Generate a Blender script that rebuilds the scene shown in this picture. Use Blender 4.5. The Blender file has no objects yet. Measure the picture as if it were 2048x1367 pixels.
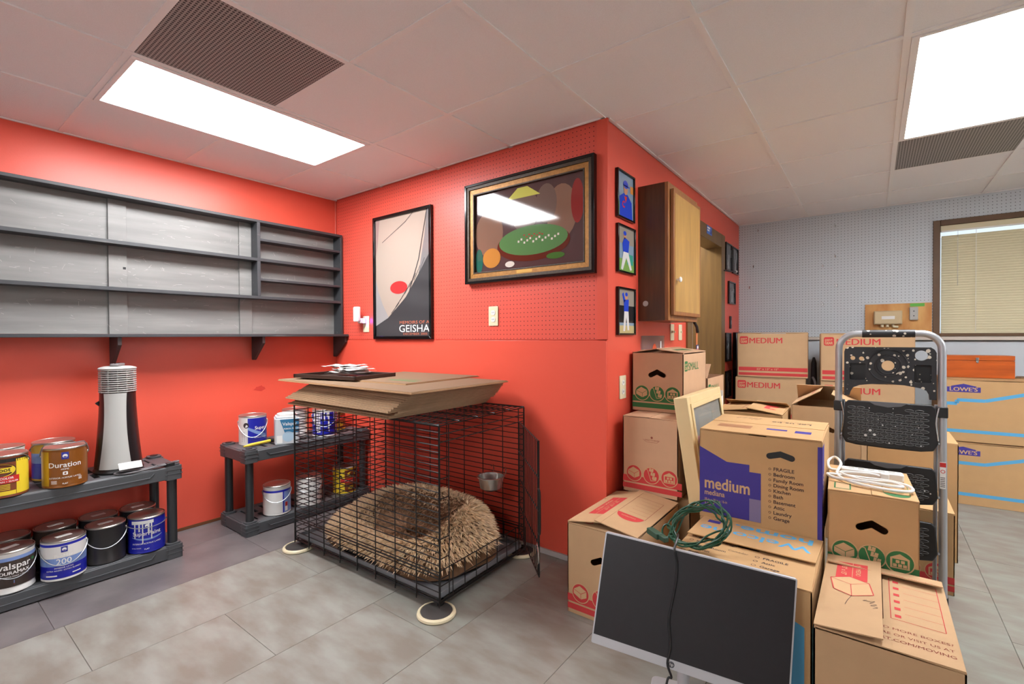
import bpy, bmesh, math, random
from mathutils import Vector, Matrix
from math import sin, cos, pi, radians
random.seed(7)
SC = bpy.context.scene
COL = SC.collection

# ------------------------------------------------------------------ camera, world, exposure
cam = bpy.data.cameras.new('camera')
camo = bpy.data.objects.new('camera', cam)
COL.objects.link(camo)
yaw, pit, rol = radians(37.1645), radians(-0.67814), radians(-0.24372)
FWD = Vector((-sin(yaw)*cos(pit), cos(yaw)*cos(pit), sin(pit)))
_r = Vector((cos(yaw), sin(yaw), 0)); _u = _r.cross(FWD)
RT = _r*cos(rol) + _u*sin(rol); UP = _u*cos(rol) - _r*sin(rol)
CP = Vector((0, 0, 1.245))
camo.matrix_world = Matrix((( RT.x, UP.x, -FWD.x, CP.x), (RT.y, UP.y, -FWD.y, CP.y), (RT.z, UP.z, -FWD.z, CP.z), (0, 0, 0, 1)))
cam.sensor_width = 36; cam.lens = 954.12/2048*36; cam.clip_start = .02
SC.camera = camo
w = bpy.data.worlds.new('world'); SC.world = w; w.use_nodes = True
w.node_tree.nodes['Background'].inputs[0].default_value = (.75, .87, 1, 1)
w.node_tree.nodes['Background'].inputs[1].default_value = 1.5
vs = SC.view_settings
vs.view_transform = 'Standard'; vs.look = 'None'; vs.gamma = 1; vs.use_curve_mapping = False
vs.exposure = 0.0
LAMP = 41.0       # radiance of the ceiling diffusers
CEIL = 2.372

# ------------------------------------------------------------------ helpers
def lin(r, g, b):
    f = lambda c: ((c/255+.055)/1.055)**2.4 if c > 10 else c/255/12.92
    return (f(r), f(g), f(b), 1)

def mat(name, rgb, rough=.6, metal=0, noise=None, bump=None, rgb2=None, spec=.5, stretch=None, trans=0, alpha=1):
    m = bpy.data.materials.new(name); m.use_nodes = True
    nt = m.node_tree; N = nt.nodes; L = nt.links
    b = N['Principled BSDF']
    c = lin(*rgb)
    b.inputs['Base Color'].default_value = c
    b.inputs['Roughness'].default_value = rough
    b.inputs['Metallic'].default_value = metal
    b.inputs['Specular IOR Level'].default_value = spec
    if trans: b.inputs['Transmission Weight'].default_value = trans
    if alpha < 1: b.inputs['Alpha'].default_value = alpha
    m.diffuse_color = c
    if noise or bump:
        tc = N.new('ShaderNodeTexCoord'); mp = N.new('ShaderNodeMapping')
        L.new(tc.outputs['Object'], mp.inputs[0])
        if stretch: mp.inputs['Scale'].default_value = stretch
    if noise:
        sc, amt = noise[:2]
        t = N.new('ShaderNodeTexNoise'); t.inputs['Scale'].default_value = sc
        t.inputs['Detail'].default_value = 6
        L.new(mp.outputs[0], t.inputs['Vector'])
        r = N.new('ShaderNodeValToRGB'); L.new(t.outputs[0], r.inputs[0])
        r.color_ramp.elements[0].position = noise[2] if len(noise) > 2 else .3
        r.color_ramp.elements[1].position = noise[3] if len(noise) > 3 else .7
        if rgb2: c2 = lin(*rgb2)
        else: c2 = tuple(x*(1-amt) for x in c[:3]) + (1,)
        r.color_ramp.elements[0].color = c2; r.color_ramp.elements[1].color = c
        L.new(r.outputs[0], b.inputs['Base Color'])
    if bump:
        t = N.new('ShaderNodeTexNoise'); t.inputs['Scale'].default_value = bump[0]; t.inputs['Detail'].default_value = 4
        L.new(mp.outputs[0], t.inputs['Vector'])
        bp = N.new('ShaderNodeBump'); bp.inputs['Strength'].default_value = bump[1]; bp.inputs['Distance'].default_value = bump[2] if len(bump) > 2 else .002
        L.new(t.outputs[0], bp.inputs['Height']); L.new(bp.outputs[0], b.inputs['Normal'])
    return m

def dotted(name, rgb, dot, pitch, rad, rough, axes=('X', 'Z'), bump=None):
    m = mat(name, rgb, rough, bump=bump)
    nt = m.node_tree; N = nt.nodes; L = nt.links
    tc = N.new('ShaderNodeTexCoord'); sp = N.new('ShaderNodeSeparateXYZ'); L.new(tc.outputs['Object'], sp.inputs[0])
    sq = []
    for a in axes:
        d = N.new('ShaderNodeMath'); d.operation = 'DIVIDE'; d.inputs[1].default_value = pitch; L.new(sp.outputs[a], d.inputs[0])
        f = N.new('ShaderNodeMath'); f.operation = 'FRACT'; L.new(d.outputs[0], f.inputs[0])
        s = N.new('ShaderNodeMath'); s.operation = 'SUBTRACT'; s.inputs[1].default_value = .5; L.new(f.outputs[0], s.inputs[0])
        q = N.new('ShaderNodeMath'); q.operation = 'MULTIPLY'; L.new(s.outputs[0], q.inputs[0]); L.new(s.outputs[0], q.inputs[1]); sq.append(q)
    ad = N.new('ShaderNodeMath'); ad.operation = 'ADD'; L.new(sq[0].outputs[0], ad.inputs[0]); L.new(sq[1].outputs[0], ad.inputs[1])
    lt = N.new('ShaderNodeMath'); lt.operation = 'LESS_THAN'; lt.inputs[1].default_value = rad*rad; L.new(ad.outputs[0], lt.inputs[0])
    mx = N.new('ShaderNodeMix'); mx.data_type = 'RGBA'
    mx.inputs[6].default_value = lin(*rgb); mx.inputs[7].default_value = lin(*dot)
    L.new(lt.outputs[0], mx.inputs[0]); L.new(mx.outputs[2], N['Principled BSDF'].inputs['Base Color'])
    return m

class MB:
    def __init__(s): s.v = []; s.f = []
    def add(s, vs, fs, M=None):
        n = len(s.v)
        s.v += [tuple(M @ Vector(p)) for p in vs] if M is not None else [tuple(p) for p in vs]
        s.f += [tuple(i+n for i in f) for f in fs]
        return s
    def box(s, x0, y0, z0, x1, y1, z1, M=None):
        return s.add([(x0,y0,z0),(x1,y0,z0),(x1,y1,z0),(x0,y1,z0),(x0,y0,z1),(x1,y0,z1),(x1,y1,z1),(x0,y1,z1)],
                     [(0,3,2,1),(4,5,6,7),(0,1,5,4),(1,2,6,5),(2,3,7,6),(3,0,4,7)], M)
    def prism(s, poly, z0, z1, M=None):
        n = len(poly)
        return s.add([(p[0],p[1],z0) for p in poly]+[(p[0],p[1],z1) for p in poly],
                     [tuple(range(n-1,-1,-1)), tuple(range(n,2*n))]+[(i,(i+1)%n,n+(i+1)%n,n+i) for i in range(n)], M)
    def holed(s, outer, holes, z0, z1, M=None):
        bm = bmesh.new()
        for loop in [outer]+holes:
            vv = [bm.verts.new((p[0], p[1], 0)) for p in loop]
            for i in range(len(vv)): bm.edges.new((vv[i], vv[(i+1) % len(vv)]))
        bmesh.ops.triangle_fill(bm, edges=bm.edges[:], use_beauty=True)
        bm.verts.index_update()
        vs = [v.co.copy() for v in bm.verts]; n = len(vs)
        fs = []
        for f in bm.faces:
            ix = [v.index for v in f.verts]
            if f.normal.z < 0: ix.reverse()
            fs.append(tuple(i+n for i in ix)); fs.append(tuple(reversed(ix)))
        k = 0
        for li, loop in enumerate([outer]+holes):
            m = len(loop)
            ar = sum(loop[i][0]*loop[(i+1)%m][1]-loop[(i+1)%m][0]*loop[i][1] for i in range(m))
            fl = (ar > 0) == (li == 0)
            for i in range(m):
                a, b = k+i, k+(i+1) % m
                fs.append((a, b, b+n, a+n) if fl else (b, a, a+n, b+n))
            k += m
        bm.free()
        return s.add([(v.x, v.y, z0) for v in vs]+[(v.x, v.y, z1) for v in vs], fs, M)
    def tube(s, pts, r, n=8, closed=False, M=None):
        P = [Vector(p) for p in pts]; m = len(P)
        T = []
        for i in range(m):
            a = P[i-1] if (i > 0 or closed) else P[i]
            b = P[(i+1) % m] if (i < m-1 or closed) else P[i]
            t = (b-a); T.append(t.normalized() if t.length > 1e-9 else Vector((0,0,1)))
        u = T[0].orthogonal().normalized()
        vs = []; 
        for i in range(m):
            u = (u - T[i]*u.dot(T[i])); u = u.normalized() if u.length > 1e-6 else T[i].orthogonal().normalized()
            w_ = T[i].cross(u)
            rr = r[i] if isinstance(r, (list, tuple)) else r
            vs += [P[i]+(u*cos(2*pi*k/n)+w_*sin(2*pi*k/n))*rr for k in range(n)]
        fs = []
        for i in range(m if closed else m-1):
            j = (i+1) % m
            fs += [(i*n+k, i*n+(k+1) % n, j*n+(k+1) % n, j*n+k) for k in range(n)]
        if not closed: fs += [tuple(range(n-1,-1,-1)), tuple((m-1)*n+k for k in range(n))]
        return s.add(vs, fs, M)
    def lathe(s, prof, n=32, M=None, sx=1, sy=1):
        vs = []; fs = []; m = len(prof)
        for (r, z) in prof: vs += [(r*cos(2*pi*k/n)*sx, r*sin(2*pi*k/n)*sy, z) for k in range(n)]
        for i in range(m-1): fs += [(i*n+k, i*n+(k+1) % n, (i+1)*n+(k+1) % n, (i+1)*n+k) for k in range(n)]
        fs += [tuple(range(n-1,-1,-1)), tuple((m-1)*n+k for k in range(n))]
        return s.add(vs, fs, M)
    def mesh(s, name, m, ang=35):
        me = bpy.data.meshes.new(name); me.from_pydata(s.v, [], s.f); me.update()
        if m: me.materials.append(m)
        if ang:
            me.polygons.foreach_set('use_smooth', [True]*len(me.polygons))
            me.set_sharp_from_angle(angle=radians(ang))
        return me
    def build(s, name, m, parent=None, ang=35, bevel=0, seg=2):
        o = bpy.data.objects.new(name, s.mesh(name, m, ang)); COL.objects.link(o)
        if parent is not None: o.parent = parent
        if bevel:
            b = o.modifiers.new('bevel', 'BEVEL'); b.width = bevel; b.segments = seg; b.limit_method = 'ANGLE'; b.angle_limit = radians(40)
        return o

def bx(name, m, parent, *a, bevel=0, M=None):
    return MB().box(*a, M=M).build(name, m, parent, bevel=bevel)
def tag(o, label, cat, group=None):
    o['label'] = label; o['category'] = cat
    if group: o['group'] = group
    return o
def struct(o): o['kind'] = 'structure'; return o
def thing(name, label, cat, loc=(0,0,0), rz=0, group=None, rot=None):
    o = bpy.data.objects.new(name, None); COL.objects.link(o); o.empty_display_size = .05
    o.location = loc; o.rotation_euler = rot if rot else (0, 0, rz)
    return tag(o, label, cat, group)
def inst(name, me, parent, loc=(0,0,0), rot=(0,0,0)):
    o = bpy.data.objects.new(name, me); COL.objects.link(o); o.parent = parent
    o.location = loc; o.rotation_euler = rot
    return o
def frame(o, X, Y):
    X = Vector(X).normalized(); Y = Vector(Y).normalized(); Z = X.cross(Y)
    return Matrix(((X.x,Y.x,Z.x,o[0]),(X.y,Y.y,Z.y,o[1]),(X.z,Y.z,Z.z,o[2]),(0,0,0,1)))
def smooth_path(pts, n=6, closed=False):
    P = [Vector(p) for p in pts]; m = len(P); out = []
    for i in range(m if closed else m-1):
        g = lambda k: P[k % m] if closed else P[max(0, min(m-1, k))]
        a, b, c, d = g(i-1), g(i), g(i+1), g(i+2)
        for k in range(n):
            t = k/n
            out.append(.5*((2*b)+(c-a)*t+(2*a-5*b+4*c-d)*t*t+(3*b-a-3*c+d)*t**3))
    if not closed: out.append(P[-1])
    return out

_txt = {}
def textgeo(s, bold):
    if (s, bold) in _txt: return _txt[(s, bold)]
    cu = bpy.data.curves.new('t', 'FONT'); cu.body = s; cu.size = 1; cu.resolution_u = 3
    cu.offset = bold; cu.fill_mode = 'FRONT'
    ob = bpy.data.objects.new('t', cu)
    me = ob.to_mesh()
    v = [(p.co.x, p.co.y) for p in me.vertices]; f = [tuple(p.vertices) for p in me.polygons]
    ob.to_mesh_clear(); bpy.data.objects.remove(ob); bpy.data.curves.remove(cu)
    x0 = min(p[0] for p in v); x1 = max(p[0] for p in v)
    v = [(p[0]-x0, p[1]) for p in v]
    _txt[(s, bold)] = (v, f, x1-x0)
    return _txt[(s, bold)]

class PR:
    """flat print on a face: fr is a matrix or a function (x,y,off)->point"""
    def __init__(s, parent, fr, name='print'):
        s.p = parent; s.name = name; s.d = {}
        s.fn = (lambda x, y, o: fr @ Vector((x, y, o))) if isinstance(fr, Matrix) else fr
        s.base = .0006
    def put(s, m, pts, fs, layer):
        mb = s.d.setdefault(m.name, (m, MB()))[1]
        mb.add([s.fn(x, y, s.base+layer*.0004) for x, y in pts], fs)
    def poly(s, m, pts, layer=0):
        bm = bmesh.new(); vv = [bm.verts.new((p[0], p[1], 0)) for p in pts]
        for i in range(len(vv)): bm.edges.new((vv[i], vv[(i+1) % len(vv)]))
        bmesh.ops.triangle_fill(bm, edges=bm.edges[:], use_beauty=True); bm.verts.index_update()
        fs = []
        for f in bm.faces:
            ix = [v.index for v in f.verts]
            if f.normal.z < 0: ix.reverse()
            fs.append(tuple(ix))
        s.put(m, [(v.co.x, v.co.y) for v in bm.verts], fs, layer); bm.free()
    def rect(s, m, x0, y0, x1, y1, layer=0, nx=1):
        pts = [(x0+(x1-x0)*i/nx, y) for i in range(nx+1) for y in (y0, y1)]
        s.put(m, pts, [(2*i, 2*i+2, 2*i+3, 2*i+1) for i in range(nx)], layer)
    def disc(s, m, x, y, r, layer=0, n=24, ry=None, a0=0, a1=2*pi):
        full = abs(a1-a0-2*pi) < 1e-6
        k = n if full else n+1
        pts = [(x+r*cos(a0+(a1-a0)*i/n), y+(ry or r)*sin(a0+(a1-a0)*i/n)) for i in range(k)]
        s.put(m, pts, [tuple(range(k))], layer)
    def ring(s, m, x, y, r, wd, layer=0, n=28):
        s.line(m, [(x+r*cos(2*pi*i/n), y+r*sin(2*pi*i/n)) for i in range(n+1)], wd, layer)
    def line(s, m, pts, wd, layer=0):
        for a, b in zip(pts, pts[1:]):
            dx, dy = b[0]-a[0], b[1]-a[1]; l = math.hypot(dx, dy) or 1
            nx, ny = -dy/l*wd/2, dx/l*wd/2
            s.put(m, [(a[0]-nx,a[1]-ny),(b[0]-nx,b[1]-ny),(b[0]+nx,b[1]+ny),(a[0]+nx,a[1]+ny)], [(0,1,2,3)], layer)
    def rrect(s, m, x0, y0, x1, y1, r, layer=0):
        s.poly(m, rrect(x0, y0, x1, y1, r), layer)
    def text(s, m, t, x, y, size, align='l', bold=0, layer=1, rot=0, width=None):
        thick = bold if any(c in t for c in 'MWNVZX') else 0
        v, f, wd = textgeo(t, 0 if thick else bold)
        kx = size if width is None else width/wd
        W = wd*kx; ox = {'l': 0, 'c': -W/2, 'r': -W}[align]
        ca, sa = cos(radians(rot)), sin(radians(rot))
        pts = []
        for (a, b) in v:
            px, py = a*kx+ox, b*size
            pts.append((x+px*ca-py*sa, y+px*sa+py*ca))
        s.put(m, pts, f, layer)
        if thick:
            for d in (-1, 1): s.put(m, [(p[0]+ca*d*thick*size*.9, p[1]+sa*d*thick*size*.9) for p in pts], f, layer+.15*d)
    def flush(s, stuff=False):
        for k, (m, mb) in s.d.items():
            o = mb.build(s.name, m, s.p, ang=0)
            if stuff: o['kind'] = 'stuff'

def rrect(x0, y0, x1, y1, r, n=4):
    out = []
    for cx, cy, a in ((x1-r,y0+r,-90),(x1-r,y1-r,0),(x0+r,y1-r,90),(x0+r,y0+r,180)):
        out += [(cx+r*cos(radians(a+90*k/n)), cy+r*sin(radians(a+90*k/n))) for k in range(n+1)]
    return out
def capsule(cx, cy, hw, r, bend=.0, n=6):
    """bent hand hole outline"""
    c = [(-hw, -bend), (0, bend), (hw, -bend)]
    out = []
    a = math.atan2(2*bend, hw)
    for k in range(n+1): t = radians(90-180*k/n)-a; out.append((cx+hw+r*cos(t), cy-bend+r*sin(t)))
    out.append((cx, cy+bend-r/cos(a)))
    for k in range(n+1): t = radians(-90-180*k/n)+a; out.append((cx-hw+r*cos(t), cy-bend+r*sin(t)))
    out.append((cx, cy+bend+r/cos(a)))
    return out
def px_ray(x, y): return FWD + RT*((x-1024)/954.12) - UP*((y-683.5)/954.12)
def on_plane(x, y, axis, val):
    d = px_ray(x, y); return CP + d*((val-CP[axis])/d[axis])

# ------------------------------------------------------------------ materials
RED = mat('red wall paint', (230, 90, 70), .38, bump=(160, .12), noise=(1.2, .08))
REDPEG = dotted('red pegboard', (222, 88, 72), (60, 8, 6), .0254, .11, .42)
BLUE = mat('grey blue wall paint', (200, 207, 213), .55, bump=(140, .1))
BLUEPEG = dotted('grey blue pegboard', (200, 207, 213), (84, 90, 98), .0254, .12, .55)
WHITEWALL = mat('white wall paint', (226, 228, 228), .6)
TILE = mat('ceiling tile', (243, 242, 243), .9, bump=(420, .55, .0025), noise=(300, .06))
GRID = mat('ceiling grid enamel', (240, 238, 237), .5)
VENT = dotted('perforated grille', (158, 152, 148), (30, 28, 28), .0135, .33, .5, ('X', 'Y'))
DARKDUCT = mat('duct board', (95, 90, 86), .8)
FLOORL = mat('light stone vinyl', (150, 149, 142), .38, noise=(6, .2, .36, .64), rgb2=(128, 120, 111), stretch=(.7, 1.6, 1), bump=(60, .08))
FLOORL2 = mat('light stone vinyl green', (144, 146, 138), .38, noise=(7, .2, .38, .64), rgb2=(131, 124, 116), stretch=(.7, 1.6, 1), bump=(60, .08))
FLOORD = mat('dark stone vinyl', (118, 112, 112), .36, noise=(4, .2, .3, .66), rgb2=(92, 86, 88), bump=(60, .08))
GROUT = mat('floor joint', (92, 86, 82), .8)
SHELF = mat('dark grey shelf paint', (82, 81, 82), .5, noise=(9, .3, .62, .70), rgb2=(56, 57, 60), stretch=(3, .35, 3), bump=(40, .2))
SHELFB = mat('grey painted back board', (132, 130, 127), .5, noise=(7, .25, .38, .72), rgb2=(114, 112, 110), stretch=(2, .3, 3), bump=(30, .2))
SCRATCH = mat('bare scratch', (196, 190, 182), .6)
PLASTIC = mat('grey shelf plastic', (74, 76, 79), .5, bump=(220, .1))
POLE = mat('dark plastic pole', (44, 46, 48), .35)
BLACK = mat('black plastic', (22, 22, 24), .4)
BLACKG = mat('gloss black', (12, 12, 13), .15)
STEEL = mat('steel', (190, 190, 190), .25, 1)
TIN = mat('tin rim', (176, 172, 164), .35, .9)
WIRE = mat('black wire', (26, 25, 25), .35, .2)
BAIL = mat('bail wire', (150, 152, 155), .35, .6)
PAN = mat('grey crate pan', (118, 120, 124), .4)
CARD = mat('tan cardboard', (192, 156, 116), .8, noise=(14, .06), bump=(90, .12))
CARDP = mat('pale cardboard', (200, 160, 126), .8, noise=(14, .06), bump=(90, .12))
KRAFT = mat('kraft cardboard', (194, 154, 106), .8, noise=(14, .06), bump=(90, .12))
CARDE = mat('old flat cardboard', (176, 146, 114), .85, noise=(18, .12), bump=(120, .2))
PRED = mat('red print', (196, 58, 58), .8)
PGREEN = mat('green print', (50, 112, 62), .8)
PBLUE = mat('blue print', (62, 52, 140), .75)
PCYAN = mat('sky blue print', (86, 164, 208), .75)
PDARK = mat('dark print', (56, 44, 48), .8)
PCARD = mat('unprinted cardboard', (200, 164, 122), .8)
INK = mat('brown ink', (140, 72, 54), .8)
WHITE = mat('white plastic', (232, 230, 226), .4)
CREAM = mat('cream plastic', (226, 214, 180), .4)
WOODD = mat('dark cabinet wood', (96, 60, 34), .35, noise=(5, .45, .3, .75), stretch=(8, 8, .8))
WOODM = mat('orange wood edge', (156, 100, 54), .4, noise=(6, .3), stretch=(6, 6, .8))
WOODL = mat('gold veneer', (190, 146, 78), .35, noise=(4, .25, .3, .7), stretch=(5, 5, .9))
DOORW = mat('brown door veneer', (122, 90, 46), .35, noise=(4, .3), stretch=(7, 7, .6))
PINE = mat('plywood', (222, 172, 104), .55, noise=(4, .2, .4, .7), rgb2=(196, 132, 66), stretch=(2.2, 1, .7))
CEDAR = mat('red cedar', (212, 100, 32), .35, noise=(5, .4, .3, .75), stretch=(.8, 3, 5))
FRAMEW = mat('pale wood frame', (226, 200, 150), .5, noise=(8, .08))
TRIMW = mat('brown window trim', (104, 76, 50), .5, noise=(6, .25))
ALU = mat('ladder aluminium', (176, 178, 182), .35, .65)
GREYS = mat('silver grey plastic', (176, 176, 172), .4)
SLAT = mat('cream blind slat', (216, 206, 172), .5)
SCREEN = mat('dusty dark screen', (34, 30, 34), .35, noise=(40, .15))
SILVER = mat('monitor bezel', (196, 196, 200), .35, .3)
GLASS = mat('clear pane', (235, 240, 240), .03, alpha=.18)
GREENC = mat('green cord', (26, 74, 52), .4)
PAPER = mat('paper', (232, 230, 226), .7)
GOLD = mat('gold frame', (176, 124, 58), .4, .3, noise=(60, .35), bump=(120, .6))
GOLDD = mat('dark carved frame', (70, 56, 40), .4, .2, noise=(90, .5), bump=(150, .9))
def flat(name, *rgb, rough=.5): return mat(name, rgb, rough)

# ------------------------------------------------------------------ the room
XL, XR, YP, YB = -3.56, -1.11, 2.287, 5.35
X1, Y0 = 3.3, -2.6
fl = struct(bx('floor', GROUT, None, XL-.1, Y0-.1, -.12, X1+.1, YB+1.2, -.004))
TWX, TWY = .463, .915
xs = [-2.79+TWX*k for k in range(-2, 14)]
tm = {}
def tile_mesh(wx, wy, m):
    k = (round(wx, 3), round(wy, 3), m.name)
    if k not in tm:
        e = .0011
        tm[k] = MB().add([(e,e,0),(wx-e,e,0),(wx-e,wy-e,0),(e,wy-e,0),(0,0,-.003),(wx,0,-.003),(wx,wy,-.003),(0,wy,-.003)],
            [(0,1,2,3),(4,5,1,0),(5,6,2,1),(6,7,3,2),(7,4,0,3)]).mesh('floor_tile', m, 0)
    return tm[k]
for i, x in enumerate(xs):
    xa, xb = max(x, XL), min(x+TWX, X1)
    if xb-xa < .02: continue
    y = .46+.4575*(i-2) if i >= 2 else (1.345 if i == 1 else .9)
    y -= TWY*math.ceil((y-Y0)/TWY)
    while y < YB:
        ya, yb = max(y, Y0), min(y+TWY, YB)
        cx, cy = (xa+xb)/2, (ya+yb)/2
        xa = max(x, XL)
        if xb <= XR and ya < YP: yb = min(yb, YP)
        if xa < XR < xb and yb > YP:
            inst('floor_tile', tile_mesh(xb-XR-.0006, yb-max(ya, YP)-.0006, FLOORL2), fl, (XR, max(ya, YP), -.001))
            yb = min(yb, YP)
        if yb-ya > .02 and not (cx < XR and ya > YP-.02):
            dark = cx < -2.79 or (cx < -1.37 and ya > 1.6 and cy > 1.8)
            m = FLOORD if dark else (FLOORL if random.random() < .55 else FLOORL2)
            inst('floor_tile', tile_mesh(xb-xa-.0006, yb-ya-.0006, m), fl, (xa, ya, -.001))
        y += TWY

struct(bx('wall_left', RED, None, XL-.1, Y0, 0, XL, YP+.1, CEIL+.1))
wp = struct(bx('wall_back_red', RED, None, XL, YP, 0, XR, YP+.09, CEIL+.1))
bx('pegboard', REDPEG, wp, XL+.03, YP-.007, 1.226, -1.16, YP, CEIL)
bx('lower_panel', RED, wp, XL+.005, YP-.010, .055, XR, YP, 1.222, bevel=.002)
bx('corner_board', RED, wp, -1.162, YP-.016, 1.226, XR+.012, YP, CEIL, bevel=.002)
bx('baseboard', mat('scuffed base strip', (186, 180, 178), .5), wp, XL+.005, YP-.012, .0, XR, YP, .028)
struct(bx('baseboard_left', mat('brown base strip', (110, 66, 36), .6), None, XL, Y0, 0, XL+.006, YP-.012, .018))
# corner wall with the doorway
DY0, DY1, DZ = 3.70, 4.60, 2.06
wr = struct(MB().box(XR-.12, YP+.09, 0, XR, DY0, CEIL+.1).box(XR-.12, DY1, 0, XR, YB, CEIL+.1).box(XR-.12, DY0, DZ, XR, DY1, CEIL+.1).build('wall_side_red', RED))
dr = struct(bpy.data.objects.new('door_1', None)); COL.objects.link(dr)
for a in ((XR-.13, DY0-.10, 0, XR+.014, DY0+.02, DZ+.1), (XR-.24, DY1-.02, 0, XR+.014, DY1+.11, DZ+.1), (XR-.13, DY0+.02, DZ-.02, XR+.014, DY1-.02, DZ+.1)):
    bx('casing', DOORW, dr, *a, bevel=.003)
Md = Matrix.Translation((XR-.25, DY1-.02, 0)) @ Matrix.Rotation(radians(90+33), 4, 'Z')
lf = bx('door_leaf', DOORW, dr, 0, 0, .01, .80, .035, DZ-.01, bevel=.002, M=Md)
MB().lathe([(.0,0),(.012,0),(.012,.03),(.028,.04),(.028,.06),(.0,.065)], 16, Md @ Matrix.Translation((.74, 0, 1.0)) @ Matrix.Rotation(pi/2, 4, 'X')).build('door_knob', STEEL, lf)
struct(bx('wall_hall', WHITEWALL, None, -2.5, YP+.09, 0, -2.4, YB+1.1, CEIL+.1))
struct(bx('wall_hall_end', WHITEWALL, None, -2.4, YB+1.0, 0, XR, YB+1.1, CEIL+.1))
struct(bx('wall_hall_near', WHITEWALL, None, -2.4, YP+.09, 0, XR-.12, YP+.12, CEIL+.1))
# far wall with window
WX0, WX1, WZ0, WZ1 = .44, 1.72, 1.25, 2.15
wb = struct(MB().box(XR-.12, YB, 0, WX0, YB+.12, CEIL+.1).box(WX1, YB, 0, X1, YB+.12, CEIL+.1).box(WX0, YB, 0, WX1, YB+.12, WZ0).box(WX0, YB, WZ1, WX1, YB+.12, CEIL+.1).build('wall_far_blue', BLUE))
PB = MB().box(XR, YB-.006, 1.22, WX0-.045, YB, CEIL).box(WX0-.045, YB-.006, WZ1+.045, WX1+.045, YB, CEIL).box(WX1+.045, YB-.006, 1.22, X1, YB, CEIL)
PB.build('pegboard', BLUEPEG, wb)
struct(bx('wall_right', WHITEWALL, None, X1, Y0, 0, X1+.1, YB+.12, CEIL+.1))
struct(bx('wall_behind', WHITEWALL, None, XL-.1, Y0-.1, 0, X1+.1, Y0, CEIL+.1))
wn = struct(bpy.data.objects.new('window_1', None)); COL.objects.link(wn)
fw = .045
for a in ((WX0-fw, YB-.022, WZ0-.02, WX0, YB+.1, WZ1+fw), (WX1, YB-.022, WZ0-.02, WX1+fw, YB+.1, WZ1+fw), (WX0, YB-.022, WZ1, WX1, YB+.1, WZ1+fw), (WX0, YB-.022, WZ0-.02, WX1, YB+.1, WZ0+.005)):
    bx('window_frame', TRIMW, wn, *a, bevel=.003)
bx('pane', GLASS, wn, WX0, YB+.085, WZ0, WX1, YB+.09, WZ1)
tr = struct(bx('trim_1', mat('cream rail', (206, 196, 184), .5), None, -.55, YB-.024, 1.198, X1, YB, 1.228, bevel=.003))
bx('cord_channel', BLACK, tr, -.1, YB-.014, 1.190, X1, YB, 1.198)
bl = thing('window_blind', 'cream slatted blind closed over the window in the blue wall', 'blind', ((WX0+WX1)/2, YB+.035, WZ0))
bx('head_rail', SLAT, bl, -.638, -.045, WZ1-WZ0-.045, .638, .03, WZ1-WZ0-.001, bevel=.003)
bx('head_strip', WHITE, bl, -.635, -.049, WZ1-WZ0-.052, .635, -.0455, WZ1-WZ0-.044)
sl = MB(); 
for k in range(7):
    t = k/6
slp = [(-.0125+.025*k/6, .004*(1-((k-3)/3)**2)) for k in range(7)]
vsl = []
for X in (-.63, .63):
    for (a, b) in slp: vsl.append((X, a, b))
slm = MB().add(vsl+[(v[0], v[1], v[2]-.0007) for v in vsl], [(k, k+7, k+8, k+1) for k in range(6)]+[(14+k, 15+k, 22+k, 21+k) for k in range(6)]+[(0,1,15,14),(6,20,27,13)]).mesh('slat', SLAT)
nsl = int((WZ1-WZ0-.085)/.0205)
for k in range(nsl): inst('slat', slm, bl, (0, 0, .03+.0205*k), (radians(66), 0, 0))
bx('bottom_rail', SLAT, bl, -.63, -.012, .004, .63, .012, .022, bevel=.003)
MB().tube([(-.53,-.022,.85),(-.53,-.024,.4)], .0035, 6).build('tilt_wand', GLASS, bl)
for x in (-.42, .42): MB().tube([(x,-.016,.86),(x,-.016,.02)], .0016, 5).build('ladder_cord', WHITE, bl)

# ceiling: tiles, tees
ce = struct(bx('ceiling', mat('ceiling deck', (200, 192, 186), .9), None, XL-.1, Y0-.1, CEIL+.1, X1+.1, YB+1.1, CEIL+.2))
bx('deck_over_hall', WHITEWALL, ce, -2.4, YP+.1, CEIL, XR-.12, YB+1, CEIL+.02)
gx = [-3.56, -2.954, -2.341, -1.730, -1.119, -.509, .098, .695, 1.30, 1.91, 2.52, 3.13, 3.3]
gy = [-2.6, -2.43, -1.83, -1.22, -.61, .0, .600, 1.180, 1.752, 2.355, 2.968, 3.59, 4.215, 4.82, 5.35]
# fixtures: (xi, yi, number of cells in y) lamp ; vents
LAMPS = [(1, 6, 2), (6, 9, 2), (10, 9, 2), (4, 1, 2)]  # last two are unseen fill fixtures, added to brighten the room
VENTS = [(2, 6), (6, 11)]
occ = set()
for xi, yi, n in LAMPS:
    for k in range(n): occ.add((xi, yi+k))
for v in VENTS: occ.add(v)
ctm = {}
for i in range(len(gx)-1):
    for j in range(len(gy)-1):
        if (i, j) in occ: continue
        if gx[i+1] <= XR+.02 and gy[j] >= YP: continue
        xa, xb, ya, yb = gx[i], gx[i+1], gy[j], gy[j+1]
        if xa < XR-.05 and yb > YP: yb = YP
        if yb-ya < .03 or xb-xa < .03: continue
        k = (round(xb-xa, 3), round(yb-ya, 3))
        if k not in ctm: ctm[k] = MB().box(.008, .008, .004, xb-xa-.008, yb-ya-.008, .018).mesh('ceiling_tile', TILE, 0)
        inst('ceiling_tile', ctm[k], ce, (xa, ya, CEIL+random.uniform(-.0015, .001)))
for k, x in enumerate(gx[1:-1]):
    y1 = YP if x < XR-.05 else YB
    bx('ceiling_tee', GRID, ce, x-.012, Y0, CEIL-.002, x+.012, y1, CEIL+.006)
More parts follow.
